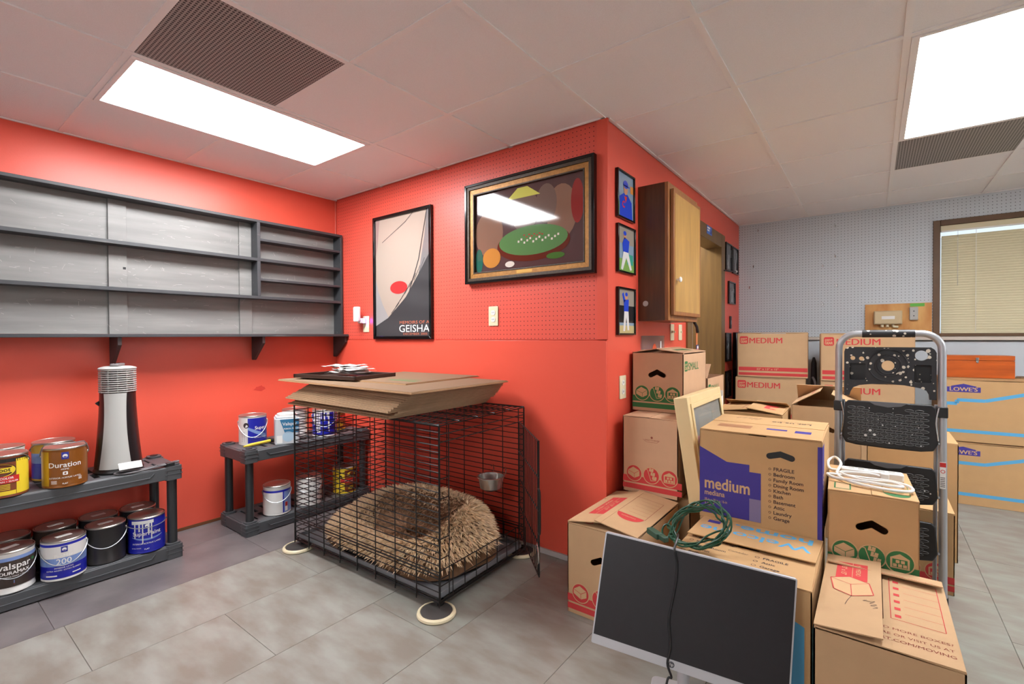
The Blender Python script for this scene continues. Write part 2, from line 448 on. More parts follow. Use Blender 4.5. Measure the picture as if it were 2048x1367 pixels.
for y in gy[1:-1]:
    for i in range(len(gx)-1):
        if y > YP and gx[i+1] <= XR+.02: continue
        if any(a == i and b < gy.index(y) < b+n for a, b, n in LAMPS): continue
        bx('ceiling_tee', GRID, ce, gx[i]+.012, y-.012, CEIL-.001, gx[i+1]-.012, y+.012, CEIL+.006)
bx('wall_angle', GRID, ce, XL, Y0, CEIL-.002, XL+.014, YP, CEIL+.006)
bx('wall_angle', GRID, ce, XL, YP-.03, CEIL-.002, XR, YP-.018, CEIL+.006)
bx('wall_angle', GRID, ce, XR, YP, CEIL-.002, XR+.018, YB, CEIL+.006)
bx('wall_angle', GRID, ce, XR, YB-.02, CEIL-.002, X1, YB-.007, CEIL+.006)

# diffuser: acrylic sheet lit by two tubes behind it
DIF = bpy.data.materials.new('lit prismatic diffuser'); DIF.use_nodes = True
nt = DIF.node_tree; N = nt.nodes; L = nt.links
N.remove(N['Principled BSDF'])
em = N.new('ShaderNodeEmission'); L.new(em.outputs[0], N['Material Output'].inputs[0])
tc = N.new('ShaderNodeTexCoord'); sp = N.new('ShaderNodeSeparateXYZ'); L.new(tc.outputs['Object'], sp.inputs[0])
ab = N.new('ShaderNodeMath'); ab.operation = 'ABSOLUTE'; L.new(sp.outputs['X'], ab.inputs[0])
su = N.new('ShaderNodeMath'); su.operation = 'SUBTRACT'; su.inputs[1].default_value = .145; L.new(ab.outputs[0], su.inputs[0])
a2 = N.new('ShaderNodeMath'); a2.operation = 'ABSOLUTE'; L.new(su.outputs[0], a2.inputs[0])
mr = N.new('ShaderNodeMapRange'); mr.inputs[1].default_value = .0; mr.inputs[2].default_value = .15; mr.inputs[3].default_value = 1.25; mr.inputs[4].default_value = .75
mr.interpolation_type = 'SMOOTHSTEP'; L.new(a2.outputs[0], mr.inputs[0])
mu = N.new('ShaderNodeMath'); mu.operation = 'MULTIPLY'; mu.inputs[1].default_value = LAMP; L.new(mr.outputs[0], mu.inputs[0])
L.new(mu.outputs[0], em.inputs[1]); em.inputs[0].default_value = (.97, .98, 1.0, 1)
LL = ['ceiling light over the wall shelves beside the dark grille', 'ceiling light over the moving boxes near the window', 'fill light added out of view at the right past the window', 'fill light added out of view behind the camera']
DIF2 = DIF.copy(); DIF2.name = 'lit prismatic diffuser, older tubes'  # weaker emission for every fixture except the one over the shelves
[x for x in DIF2.node_tree.nodes if x.bl_idname == 'ShaderNodeMath' and x.operation == 'MULTIPLY'][0].inputs[1].default_value = LAMP*.72
for (xi, yi, n), lab in zip(LAMPS, LL):
    xa, xb, ya, yb = gx[xi]+.013, gx[xi+1]-.013, gy[yi]+.013, gy[yi+n]-.013
    cx, cy = (xa+xb)/2, (ya+yb)/2; hx, hy = (xb-xa)/2, (yb-ya)/2
    t = thing('ceiling_light', 'long fluorescent '+lab, 'ceiling light', (cx, cy, CEIL))
    mb = MB()
    for a in ((-hx, -hy, -hx+.026, hy), (hx-.026, -hy, hx, hy), (-hx+.026, -hy, hx-.026, -hy+.02), (-hx+.026, hy-.02, hx-.026, hy)):
        mb.box(a[0], a[1], -.006, a[2], a[3], .004)
    mb.build('frame', GRID, t, bevel=.0015)
    bx('diffuser', DIF if xi == 1 else DIF2, t, -hx+.024, -hy+.018, .0, hx-.024, hy-.018, .003)
    bx('housing', WHITE, t, -hx, -hy, .006, hx, hy, .085)
for (xi, yi), lab in zip(VENTS, ('dark perforated return grille beside the light over the shelves', 'dark perforated return grille beside the light near the window')):
    xa, xb, ya, yb = gx[xi]+.013, gx[xi+1]-.013, gy[yi]+.013, gy[yi+1]-.013
    cx, cy = (xa+xb)/2, (ya+yb)/2; hx, hy = (xb-xa)/2, (yb-ya)/2
    t = thing('return_grille', lab, 'vent', (cx, cy, CEIL))
    bx('perforated_plate', VENT, t, -hx, -hy, .0, hx, hy, .003)
    bx('duct_board', DARKDUCT, t, -hx, -hy, .06, hx, hy, .075)
hl = bpy.data.lights.new('hall fill light', 'AREA'); hl.energy = 40; hl.size = .4; hl.color = (.9, .95, 1)  # unseen fill light, added to brighten the hall behind the doorway
ho = bpy.data.objects.new('hall fill light', hl); COL.objects.link(ho); ho.location = (-1.8, 4.2, CEIL-.03)

# ------------------------------------------------------------------ wall shelf
ws = thing('wall_shelf', 'long dark grey painted wooden shelf unit hung on the red wall', 'shelf', (XL, 0, 1.25))
ZT, ya, yb = 2.072-1.25, -.35, 2.268
D = .115
bx('back_board', SHELFB, ws, .0, ya, .02, .012, yb, ZT)
bx('top_board', SHELF, ws, .0, ya, ZT-.018, D, yb, ZT, bevel=.0015)
for z in (1.782-1.25, 1.516-1.25): bx('shelf', SHELF, ws, .012, ya, z, D, yb-.018, z+.021, bevel=.0015)
bx('bottom_shelf', SHELF, ws, .0, ya, .0, .185, yb+.004, .018, bevel=.0015)
bx('end_board', SHELF, ws, .0, yb-.018, .018, D, yb, ZT-.018, bevel=.0015)
for z0, z1 in ((.287, .532), (.553, ZT-.018)): bx('divider', SHELF, ws, .012, 1.594, z0, D, 1.616, z1, bevel=.0015)
for z in (.396, .676): bx('short_shelf', SHELF, ws, .012, 1.616, z, D-.004, yb-.018, z+.017, bevel=.0015)
for y0, y1 in ((.795, .882), (1.512, 1.594)):
    for z0, z1 in ((.018, .266), (.287, .532), (.553, ZT-.018)): bx('batten', SHELFB, ws, .012, y0, z0, .026, y1, z1, bevel=.0015)
bx('batten_hole', BLACK, ws, .0255, .862, .40, .0265, .876, .414)
for y in (.80, 1.60, 2.25, .0):
    poly = [(0, 0), (.165, 0), (.165, -.045), (.03, -.165), (0, -.165)]
    MB().prism(poly, 0, .019, frame((.0, y, .0), (1, 0, 0), (0, 0, 1)) @ Matrix.Translation((0, 0, -.019))).build('bracket', mat('dark bracket paint', (62, 52, 52), .5) if y == .80 else bpy.data.materials['dark bracket paint'], ws, bevel=.0015)
pr = PR(ws, frame((.0125, 0, 0), (0, 1, 0), (0, 0, 1)), 'paint_scratch')
rs = random.Random(3)
for k in range(240):
    y = rs.uniform(.25, 2.2); z = rs.choice([rs.uniform(.03, .25), rs.uniform(.3, .5), rs.uniform(.56, .78)])
    l = rs.uniform(.006, .035); a = rs.gauss(0, .25) if rs.random() < .75 else rs.uniform(0, 3)
    pr.line(SCRATCH, [(y, z), (y+l*cos(a), z+l*sin(a))], rs.uniform(.0004, .0010), (1 if not(.79<y<.89 or 1.49<y<1.59) else 36))
pr.flush(True)

# ------------------------------------------------------------------ utility shelves
def utility(label, x0, y0, y1, ztop):
    """x0 wall side, front at x0+.37"""
    t = thing('utility_shelf', label, 'shelf', (x0, y0, 0))
    dx, dy = .37, y1-y0
    def tray(z):
        mb = MB(); h = .072
        out = rrect(0, 0, dx, dy, .02)
        mb.box(.0, .05, z-h, .012, dy-.05, z-.004); mb.box(dx-.012, .05, z-h, dx, dy-.05, z-.004)
        mb.box(.05, 0, z-h, dx-.05, .012, z-.004); mb.box(.05, dy-.012, z-h, dx-.05, dy, z-.004)
        mb.box(.01, .04, z-.008, .06, dy-.04, z); mb.box(dx-.06, .04, z-.008, dx-.01, dy-.04, z)
        mb.box(.06, .01, z-.008, dx-.06, .09, z); mb.box(.06, dy-.09, z-.008, dx-.06, dy-.01, z)
        o = mb.build('tray', PLASTIC, t, bevel=.004)
        n = 11; st = (dy-.18)/n
        sm = MB().box(.06, .0, -.010, dx-.06, st*.62, -.001).mesh('slat', PLASTIC)
        for k in range(n): inst('slat', sm, o, (0, .09+st*(k+.19), z))
        inst('spine', MB().box(dx/2-.015, .09, -.011, dx/2+.015, dy-.09, -.0015).mesh('spine', PLASTIC), o, (0, 0, z))
        cm = MB().prism(rrect(-.040, -.040, .040, .040, .012), -h-.004, .0).prism(rrect(-.034, -.034, .034, .034, .02), 0, .010).mesh('corner_socket', PLASTIC)
        for cx in (.038, dx-.038):
            for cy in (.038, dy-.038):
                c = inst('corner_socket', cm, o, (cx, cy, z))
        gm = MB().box(-.0405, -.0415, 0, .0415, .0415, .003).mesh('corner_rib', PLASTIC)
        for cx in (.038, dx-.038):
            for cy in (.038, dy-.038):
                for q in (-.022, -.045): inst('corner_rib', gm, o, (cx, cy, z+q))
        # pressed front line
        pm = MB().tube([(dx+.001, .13, z-.02), (dx+.001, .15, z-.042), (dx+.001, dy-.15, z-.042), (dx+.001, dy-.13, z-.02)], .003, 6).build('pressed_rib', PLASTIC, o)
    tray(.076); tray(ztop)
    pm = MB().lathe([(.024, .078), (.024, ztop-.076)], 20).mesh('pole', POLE)
    for cx in (.038, dx-.038):
        for cy in (.038, dy-.038): inst('pole', pm, t, (cx, cy, 0))
    lm = MB().lathe([(.0, 0), (.020, 0), (.020, .004), (0, .0045)], 16).mesh('socket_cap', BLACK)
    for cx in (.038, dx-.038):
        for cy in (.038, dy-.038): inst('socket_cap', lm, t, (cx, cy, ztop+.010))
    return t
utility('grey two-tier plastic shelf holding the tower heater and paint cans', -3.512, .105, 1.022, .522)
utility('grey two-tier plastic shelf in the corner behind the dog crate', -3.470, 1.35, 2.262, .534)

# ------------------------------------------------------------------ paint cans
CANW = mat('white can label', (222, 220, 216), .4)
CANB = mat('black can shell', (34, 32, 33), .35)
CANBR = mat('dark brown can shell', (58, 46, 40), .35)
BRONZE = mat('bronze label', (140, 84, 32), .3, .25)
GOLDL = mat('gold label', (186, 146, 40), .3, .25)
BLUEL = mat('royal blue label', (28, 34, 158), .3)
BLUEM = mat('soft blue label', (120, 146, 200), .35)
SWB = mat('logo blue', (44, 50, 140), .4)
YEL = mat('yellow label', (228, 200, 52), .4)
MAR = mat('brown label', (120, 62, 34), .4)
RDL = mat('red banner', (196, 44, 40), .4)
TXW = mat('white lettering', (236, 234, 230), .5)
TXK = mat('black lettering', (30, 28, 26), .5)
TEAL = mat('teal label', (52, 112, 150), .4)
PAINTD = mat('dried white paint', (214, 214, 214), .5)
LIDB = mat('dark can lid', (62, 46, 40), .3, .5, noise=(14, .3))
LIDW = mat('pale can lid', (192, 184, 170), .35, .5, noise=(12, .35))
R0, H0 = .0825, .19
def cany(px, x): # y on the sight column of that pixel at depth plane x
    p = on_plane(px, 800, 0, x); return p.y
def can_label(p, kind):
    R = R0+.0009
    def cyl(x, y, o): a = x/R; return Vector(((R+o)*sin(a), -(R+o)*cos(a), y))
    q = PR(p, cyl, 'label_print')
    if kind == 'super' or kind == 'superdrip':
        q.rect(BLUEL, -.125, .012, .125, .176, 0, 30)
        for k in range(24):
            u = -.07+k*.006; q.rect(BLUEM, u, .070+.016*((k-12)/12)**2, u+.0062, .082+.010*((k-12)/12)**2-.002, 1)
        q.rect(SWB, -.012, .132, .014, .166, 2, 3); q.disc(TXW, .001, .149, .009, 3); q.disc(SWB, .001, .147, .006, 4, a0=pi, a1=2*pi)
        q.text(TXW, 'SuperPaint', 0, .098, .030, 'c', .01, 3); q.text(TXW, 'INTERIOR ACRYLIC LATEX', 0, .050, .011, 'c', .01, 3); q.text(TXW, 'FLAT', .0, .020, .010, 'c', .01, 3)
        q.text(TXW, 'EXTRA WHITE', -.07, .028, .007, 'l', .01, 3)
        if kind == 'superdrip':
            q.rect(PAINTD, -.07, .160, .03, .178, 5, 12)
            for u, l, wd in ((-.056, .085, .006), (-.036, .05, .007), (-.02, .115, .005), (.004, .06, .008), (.018, .095, .005)): q.rect(PAINTD, u, .17-l, u+wd, .172, 5, 1)
    elif kind == 'superside':
        q.rect(CANW, -.12, .012, -.03, .176, 0, 10); q.rect(BLUEL, -.03, .012, .12, .176, 0, 18)
        for k in range(20): q.rect(BLUEM, -.03+k*.006, .10-.0035*k, -.024+k*.006, .118-.0028*k, 1)
        q.text(TXW, 'Super', .012, .102, .03, 'l', .01, 3); q.disc(PDARK, -.04, .13, .018, 2)
        q.rect(PAPER, -.075, .02, -.045, .10, 2, 2)
        for k in range(8): q.rect(PDARK, -.072, .024+.009*k, -.05, .027+.009*k, 3)
        q.text(TXW, 'INTERIOR ACRYLIC', .01, .045, .010, 'l', .01, 3)
    elif kind == 'duration':
        q.rect(GOLDL, -.125, .012, -.062, .176, 0, 9); q.rect(BRONZE, -.062, .012, .125, .176, 0, 24)
        q.rect(SWB, -.012, .138, .014, .172, 2, 3); q.disc(TXW, .001, .154, .009, 3); q.disc(SWB, .001, .152, .006, 4, a0=pi, a1=2*pi)
        q.text(TXW, 'Duration', 0, .100, .034, 'c', .008, 3); q.text(TXW, 'HOME', 0, .087, .010, 'c', .015, 3)
        q.rrect(TXW, -.008, .062, .010, .078, .003, 2); q.disc(BRONZE, .001, .07, .004, 3)
        q.text(TXW, 'INTERIOR ACRYLIC LATEX', 0, .046, .010, 'c', .012, 3); q.text(TXW, 'FLAT', 0, .018, .009, 'c', .015, 3)
        for k in range(3): q.rect(TXW, -.052, .022+.006*k, -.03, .0245+.006*k, 2, 3); q.rect(TXW, .05, .03+.006*k, .065, .0325+.006*k, 2, 3)
    elif kind == 'bluegold':
        q.rect(BLUEL, -.125, .012, .0, .09, 0, 16); q.rect(BLUEM, -.125, .09, .0, .14, 0, 16); q.rect(GOLDL, -.125, .14, .125, .176, 0, 28); q.rect(BRONZE, .0, .012, .125, .14, 0, 16)
    elif kind == 'cabot':
        q.rect(MAR, -.125, .012, .125, .160, 0, 28); q.rect(YEL, .052, .012, .125, .17, 1, 9); q.rect(TXK, -.125, .160, .125, .176, 1, 26)
        q.rect(YEL, -.125, .012, .05, .03, 1, 20)
        q.disc(TXK, 0, .125, .052, 2, 30, .032); q.disc(YEL, 0, .125, .049, 3, 30, .029); q.disc(TXK, 0, .125, .043, 4, 30, .023)
        q.rect(YEL, -.044, .114, .044, .137, 5, 8)
        q.text(TXK, 'Cabot', 0, .119, .026, 'c', .012, 6)
        q.rect(RDL, -.09, .066, .062, .098, 3, 16); q.text(TXW, 'SOLID COLOR', .0, .084, .013, 'c', .02, 4); q.text(TXW, 'ACRYLIC STAIN + SEALER', .0, .070, .010, 'c', .012, 4)
        for k in range(4): q.rect(YEL, -.045, .036+.007*k, .03, .039+.007*k, 3, 6)
    elif kind == 'cabotyellow':
        q.rect(YEL, -.125, .012, .0, .172, 0, 14); q.rect(MAR, .0, .012, .125, .172, 0, 14); q.rect(RDL, -.03, .08, .11, .108, 1, 14); q.text(TXW, 'SOLID COLOR', .04, .088, .013, 'c', .02, 2)
        q.disc(TXK, .05, .14, .036, 1, 24, .022); q.disc(YEL, .05, .14, .033, 2, 24, .019); q.text(TXK, 'Cabot', .05, .133, .019, 'c', .012, 3)
        for k in range(4): q.rect(YEL, .025, .03+.009*k, .075, .034+.009*k, 2, 4)
        q.disc(TXK, -.03, .125, .012, 1)
    elif kind == 'duramax':
        q.rect(CANBR, -.125, .03, .125, .150, 0, 28); q.rect(BLUEM, -.125, .150, .125, .166, 0, 26)
        q.text(TXW, 'valspar', .004, .112, .040, 'c', .012, 3); q.disc(PGREEN, .075, .132, .010, 3, ry=.006)
        q.text(TXW, 'DURAMAX', .004, .088, .021, 'c', .03, 3); q.text(TXW, 'EXTERIOR PAINT + PRIMER', .004, .075, .008, 'c', .01, 3)
        q.put(BLUEM, [(-.10, .045), (.0, .060), (.10, .072), (.10, .064), (.0, .046), (-.10, .036)], [(0, 5, 4, 1), (1, 4, 3, 2)], 2)
        q.put(RDL, [(-.10, .036), (.0, .050), (.10, .066), (.10, .058), (.0, .040), (-.10, .030)], [(0, 5, 4, 1), (1, 4, 3, 2)], 1)
    elif kind == 'promar':
        q.rect(BLUEL, -.125, .012, .125, .072, 0, 28); q.rect(BLUEM, -.125, .072, .125, .110, 0, 28); q.rect(CANW, -.125, .110, .125, .166, 0, 28); q.rect(BLUEL, -.125, .166, .125, .178, 0, 28)
        q.rect(SWB, -.010, .136, .014, .164, 2, 3); q.disc(TXW, .002, .150, .008, 3); q.disc(SWB, .002, .148, .005, 4, a0=pi, a1=2*pi)
        q.text(TXW, 'ProMar', 0, .112, .022, 'c', .006, 3); q.text(TXW, '200', 0, .080, .038, 'c', .006, 3)
        q.text(TXW, 'EXTRA WHITE / EXTRA BLANCO', 0, .048, .009, 'c', .02, 3); q.text(TXW, 'INTERIOR LATEX', 0, .060, .009, 'c', .02, 3)
        q.rect(TXW, -.07, .024, -.025, .030, 2, 5); q.rect(TXW, .03, .026, .065, .031, 2, 5)
    elif kind == 'splat':
        q.rect(BLUEL, -.12, .012, .12, .172, 0, 28)
        rr = random.Random(5)
        for k in range(16): u = rr.uniform(-.09, .09); l = rr.uniform(.03, .15); q.rect(CANW, u, .172-l, u+rr.uniform(.004, .012), .172, 1, 2)
    elif kind == 'whiteblue':
        q.rect(CANW, -.125, .012, .035, .15, 0, 20); q.rect(BLUEL, -.125, .15, .125, .163, 1, 26); q.rect(BLUEL, .035, .012, .043, .15, 1); q.rect(BLUEM, .043, .012, .125, .15, 0, 10)
        q.rect(PAPER, .05, .02, .07, .08, 1, 3); q.rect(RDL, .051, .05, .069, .078, 2, 3)
    elif kind == 'wrinkle':
        q.rect(CANW, -.125, .012, .125, .172, 0, 28)
    q.flush()
LID_TICKET = PAPER
def can(label, x, y, z, shell, kind=None, lid=LIDB, bail=0, turn=0, ticket=False, tilt=(0, 0), rust=False):
    yaw_ = math.atan2(y, x) + pi/2 + pi + radians(turn)      # local -Y towards camera
    yaw_ = math.atan2(-x*-1, -y*-1) if False else math.atan2(x, -y)*1.0
    yaw_ = math.atan2(-y, -x) + pi/2 + radians(turn)
    t = thing('paint_can', label, 'paint can', (x, y, z+.0006), rot=(tilt[0], tilt[1], yaw_), group='gallon paint cans')
    MB().lathe([(0, .004), (R0-.004, .004), (R0-.002, 0), (R0+.0012, .002), (R0+.0012, .008), (R0, .010), (R0, H0-.014), (R0+.0014, H0-.010), (R0+.0014, H0-.002), (R0-.001, H0), (R0-.005, H0-.001), (R0-.006, H0-.006)], 40).build('body', shell, t)
    MB().lathe([(R0-.0005, H0-.003), (R0-.001, H0+.0008), (R0-.004, H0+.0012), (R0-.0055, H0+.0005), (R0-.007, H0-.004), (R0-.012, H0-.004), (R0-.014, H0-.001), (R0-.018, H0-.0005), (0, H0-.001)], 40).build('lid', lid, t)
    MB().lathe([(R0+.0016, H0-.006), (R0+.002, H0-.001), (R0-.001, H0+.002), (R0-.002, H0+.0005)], 40).build('rim', TIN, t)
    if ticket: bx('lid_ticket', PAPER, t, -.03, -.012, H0+.0002, .03, .016, H0+.0012, M=Matrix.Rotation(radians(20), 4, 'Z'))
    for s in (-1, 1):
        MB().lathe([(0, 0), (.008, 0), (.0075, .004), (0, .005)], 14, Matrix.Translation((s*R0, 0, .150)) @ Matrix.Rotation(s*pi/2, 4, 'Y')).build('bail_ear', TIN, t)
    # wire bail hugging the front of the can, or raised over the lid when negative
    rb = R0+.006; pts = []
    for k in range(25):
        th = pi*k/24; sn = sin(th)
        if bail >= 0: pts.append((rb*cos(th), -(rb+.003)*sn, .150-.0013*bail*sn**1.3))
        elif bail > -50: pts.append((rb*cos(th), -rb*.9*sn, .150+.062*min(1, sn*1.6)*(-bail/35)))
        else: pts.append((rb*cos(th), .01*sn, .150+.105*sn))
    MB().tube(pts, .0022, 6).build('bail', BAIL, t)
    if kind: can_label(t, kind)
    return t
can('gold and bronze paint can at the front of the heater shelf top tier', -3.20, .540, .522, BRONZE, 'duration', LIDW, bail=-35)
can('blue and gold can standing behind the bronze can on the heater shelf', -3.41, .533, .522, GOLDL, 'bluegold', LIDW, bail=-20)
can('brown and yellow wood stain can at the left edge of the upper tier', -3.215, .330, .522, MAR, 'cabot', LIDW, bail=-20, turn=-6)
can('white can behind the brown and yellow stain can on the upper tier', -3.42, .345, .522, CANW, None, LIDW, bail=-10)
can('dark brown can with a rainbow streak at the left of the lower tier', -3.225, .349, .077, CANW, 'duramax', LIDB, bail=62, turn=8, ticket=True)
can('brown lidded can behind the rainbow streaked can on the lower tier', -3.415, .36, .077, CANBR, None, LIDB, bail=70)
can('can fading from white to royal blue at the front of the lower tier', -3.195, .530, .077, CANW, 'promar', LIDB, bail=58, ticket=True)
can('dark brown can behind the can fading from white to blue', -3.415, .535, .077, CANBR, None, LIDB, bail=55, ticket=True)
can('dark can with a paper ticket on its lid behind the plain black can', -3.415, .71, .077, CANB, None, LIDB, bail=75, ticket=True)
can('plain black paint can on the lower tier with white specks', -3.238, .701, .077, CANB, None, LIDB, bail=50, ticket=True)
can('dark lidded can behind the blue can with white drips', -3.405, .884, .077, CANB, None, LIDB, bail=75, ticket=True)
can('blue can with white paint drips at the shelf end', -3.222, .876, .077, BLUEL, 'superdrip', LIDB, bail=8)
can('blue and white can at the left on the corner shelf top', -3.34, cany(505, -3.34), .534, CANW, 'superside', LIDW, bail=75)
can('silver lidded can with red print behind the grey jug', -3.365, cany(589, -3.365), .534, CANW, None, LIDW, bail=40)
can('blue can streaked with white paint on the corner shelf top', -3.19, cany(649, -3.19), .534, CANW, 'splat', LIDW, bail=60)
can('brown and yellow can behind the streaked blue can', -3.34, cany(672, -3.34)-.02, .534, YEL, 'cabotyellow', LIDW, bail=10)
can('white can with blue rim stripe on the lower tier of the corner shelf', -3.185, cany(552, -3.185), .077, CANW, 'whiteblue', LIDW, bail=48)
can('scuffed white can between the blue rimmed and yellow cans', -3.185, cany(616, -3.185), .077, CANW, 'wrinkle', LIDW, bail=42)
can('yellow can with red banner on the lower tier seen through the crate', -3.21, cany(688, -3.21), .077, YEL, 'cabotyellow', LIDW, bail=-62)
# square jug of porch paint
jy = cany(573, -3.178)
t = thing('paint_jug', 'square grey and teal porch paint jug on the corner shelf top', 'paint jug', (-3.178, jy, .5346), rz=pi/2-.42)
MB().prism(rrect(-.076, -.076, .076, .076, .02), 0, .17).prism(rrect(-.07, -.07, .07, .07, .025), .17, .182).build('body', mat('grey jug', (196, 200, 204), .4), t, bevel=.003)
MB().lathe([(.06, .182), (.06, .196), (.056, .198), (0, .198)], 28).build('lid', CANW, t)
pr = PR(t, frame((-.076, -.0762, 0), (1, 0, 0), (0, 0, 1)), 'label_print')
pr.poly(TEAL, [(.03, .165), (.145, .165), (.145, .075), (.06, .075)], 0); pr.text(TXW, 'Valspar', .09, .125, .03, 'c', .01, 1); pr.text(TXW, 'PORCH, FLOOR', .10, .098, .013, 'c', .02, 1)
pr.disc(mat('pale blue swirl', (170, 196, 214), .4), .08, .05, .035, 0); pr.rect(PAPER, .012, .01, .045, .06, 1)
pr.flush()
tg = thing('paint_stirrer', 'long yellow paint stick lying on the corner shelf top', 'paint stick', (-3.205, 1.385, .5355))
MB().tube([(0, 0, .012), (-.01, .05, .013), (-.045, .19, .012)], [.005, .011, .010], 10).build('shaft', mat('yellow plastic', (226, 196, 70), .4), tg)
MB().lathe([(0, 0), (.012, 0), (.012, .03), (0, .032)], 12, Matrix.Translation((-.045, .19, .012)) @ Matrix.Rotation(-pi/2, 4, 'X')).build('end_cap', BLACK, tg)

# ------------------------------------------------------------------ tower heater
t = thing('tower_heater', 'grey and black tower heater on the upper tier of the left shelf', 'heater', (-3.30, .775, .523), rz=math.atan2(-.775, 3.30)+pi/2)
def hr(z): # half width
    return .078+.026*max(0, (1-(z-.03)/.40))**1.6
MB().lathe([(0, 0), (.107, 0), (.11, .008), (.106, .02), (.10, .026), (0, .026)], 40).build('base', BLACK, t)
zs = [.026+.40*k/14 for k in range(15)]
MB().lathe([(0, .026)]+[(hr(z), z) for z in zs]+[(0, .427)], 40).build('body', mat('black heater shell', (30, 26, 27), .3), t)
vsf, fsf = [], []
for z in zs:
    hw = .052+.022*max(0, 1-(z-.03)/.40)**1.5 - .008*sin(pi*(z-.03)/.40)
    R = hr(z)+.0025
    for k in range(9):
        a = (hw/R)*(-1+2*k/8)-.16
        vsf.append((R*sin(a), -R*cos(a), z))
for i in range(14): fsf += [(i*9+k, i*9+k+1, i*9+k+10, i*9+k+9) for k in range(8)]
MB().add(vsf, fsf).build('front_panel', GREYS, t)
for k in range(11):
    z = .430+.0115*k
    MB().lathe([(.079, z), (.082, z+.001), (.082, z+.0045), (.079, z+.0055)], 40).build('grille_ring', GREYS, t)
for k in range(12):
    a = 2*pi*k/12; MB().box(-.0015, -.079, .427, .0015, -.076, .556, Matrix.Rotation(a, 4, 'Z')).build('grille_rib', GREYS, t)
MB().lathe([(0, .427), (.05, .427), (.05, .556), (0, .556)], 24).build('fan_core', mat('grey core', (110, 106, 102), .6), t)
MB().lathe([(0, .552), (.082, .552), (.084, .558), (.078, .563), (.06, .568), (0, .570)], 40).build('top_cap', GREYS, t)
MB().prism([(-.09, -.012), (-.072, .0), (-.072, -.03)], -.01, .01, Matrix.Translation((-.006, 0, .385)) @ Matrix.Rotation(pi/2, 4, 'X')).build('tip_knob', BLACK, t, bevel=.003)
rm = thing('remote_control', 'small silver remote lying on top of the tower heater', 'remote', (-3.30, .775, 1.0932), rz=radians(60))
MB().prism(rrect(-.02, -.055, .02, .055, .012), 0, .013).build('case', mat('grey remote', (120, 116, 116), .35), rm, bevel=.003)
for k in range(3): MB().lathe([(0, .013), (.006, .013), (.0055, .0155), (0, .016)], 12, Matrix.Translation((0, -.03+.025*k, 0))).build('button', BLACK, rm)
hc = thing('heater_cord', 'coiled grey heater power cord with a paper tag in front of the heater', 'cord', (-3.163, .80, .5235))
cp = []
for k in range(46):
    a = 2*pi*k/20; cp.append((.008*sin(a*1.3)+.012*sin(a), .02+.115*cos(a)+.002*k, .006+.011*(k/46)+.004*sin(2.2*a)))
MB().tube(smooth_path(cp, 3), .004, 7).build('cable', mat('grey cord', (92, 88, 90), .5), hc)
bx('cord_tag', PAPER, hc, .032, -.06, .012, .034, .04, .05, M=Matrix.Rotation(radians(-35), 4, 'Y'))
bx('plug', BLACK, hc, -.005, .15, .0, .02, .19, .02, bevel=.003)

# ------------------------------------------------------------------ dog crate
CX0, CY0, CW, CD, CH, CZ = -2.734, 1.470, 1.185, .675, .795, .05
RW = .0026
crate = thing('dog_crate', 'large black wire dog crate with its end door swung open', 'dog crate', (CX0, CY0, 0), rz=radians(1.5))
def wires(name, segs, parent=crate, r=RW, m=WIRE):
    mb = MB()
    for a, b in segs: mb.tube([a, b], r, 6)
    return mb.build(name, m, parent)
Z0, Z1 = CZ, CZ+CH
nh = 26
hz = [Z0+.012+(CH-.012)*k/nh for k in range(nh+1)]
for nm, y in (('side_panel', 0), ('side_panel', CD)):
    sg = []
    for k, z in enumerate(hz): sg.append(((0, y, z), (CW, y, z)))
    for k in range(9):
        x = CW*k/8; sg.append(((x, y-.004, Z0-.015), (x, y-.004, Z1)))
    for k in range(9):
        x = CW*k/8; sg.append(((x, y-.006 if y == 0 else y+.006, Z0-.022), (x, y-.006 if y == 0 else y+.006, Z0+.118)))
    o = wires(nm, sg)
    fr_ = [((0, y, Z0), (CW, y, Z0)), ((0, y, Z1), (CW, y, Z1)), ((0, y, Z0), (0, y, Z1)), ((CW, y, Z0), (CW, y, Z1)), ((0, y-.003, Z0+.12), (CW, y-.003, Z0+.12))]
    wires('panel_frame', fr_, o, .0036)
sg = [((0, CD*k/5, Z0), (0, CD*k/5, Z1)) for k in range(6)]+[((0, 0, z), (0, CD, z)) for z in hz[::1]]
wires('end_panel', sg)
# door end: opening between y .10 and .60
sg = []
for y in (0, .06, CD-.055, CD): sg.append(((CW, y, Z0), (CW, y, Z1)))
for k in range(9): sg.append(((CW, CD*k/8, Z0), (CW, CD*k/8, Z0+.14)))
for z in (Z0+.005, Z0+.07, Z0+.14, Z1-.075, Z1-.04, Z1): sg.append(((CW, 0, z), (CW, CD, z)))
for z in hz[3:-3:3]: sg.append(((CW, 0, z), (CW, .06, z))); sg.append(((CW, CD-.055, z), (CW, CD, z)))
wires('door_end_panel', sg)
# roof
sg = [((CW*k/30, 0, Z1), (CW*k/30, CD, Z1)) for k in range(31)]+[((0, CD*k/5, Z1+.004), (CW, CD*k/5, Z1+.004)) for k in range(6)]
wires('roof_panel', sg)
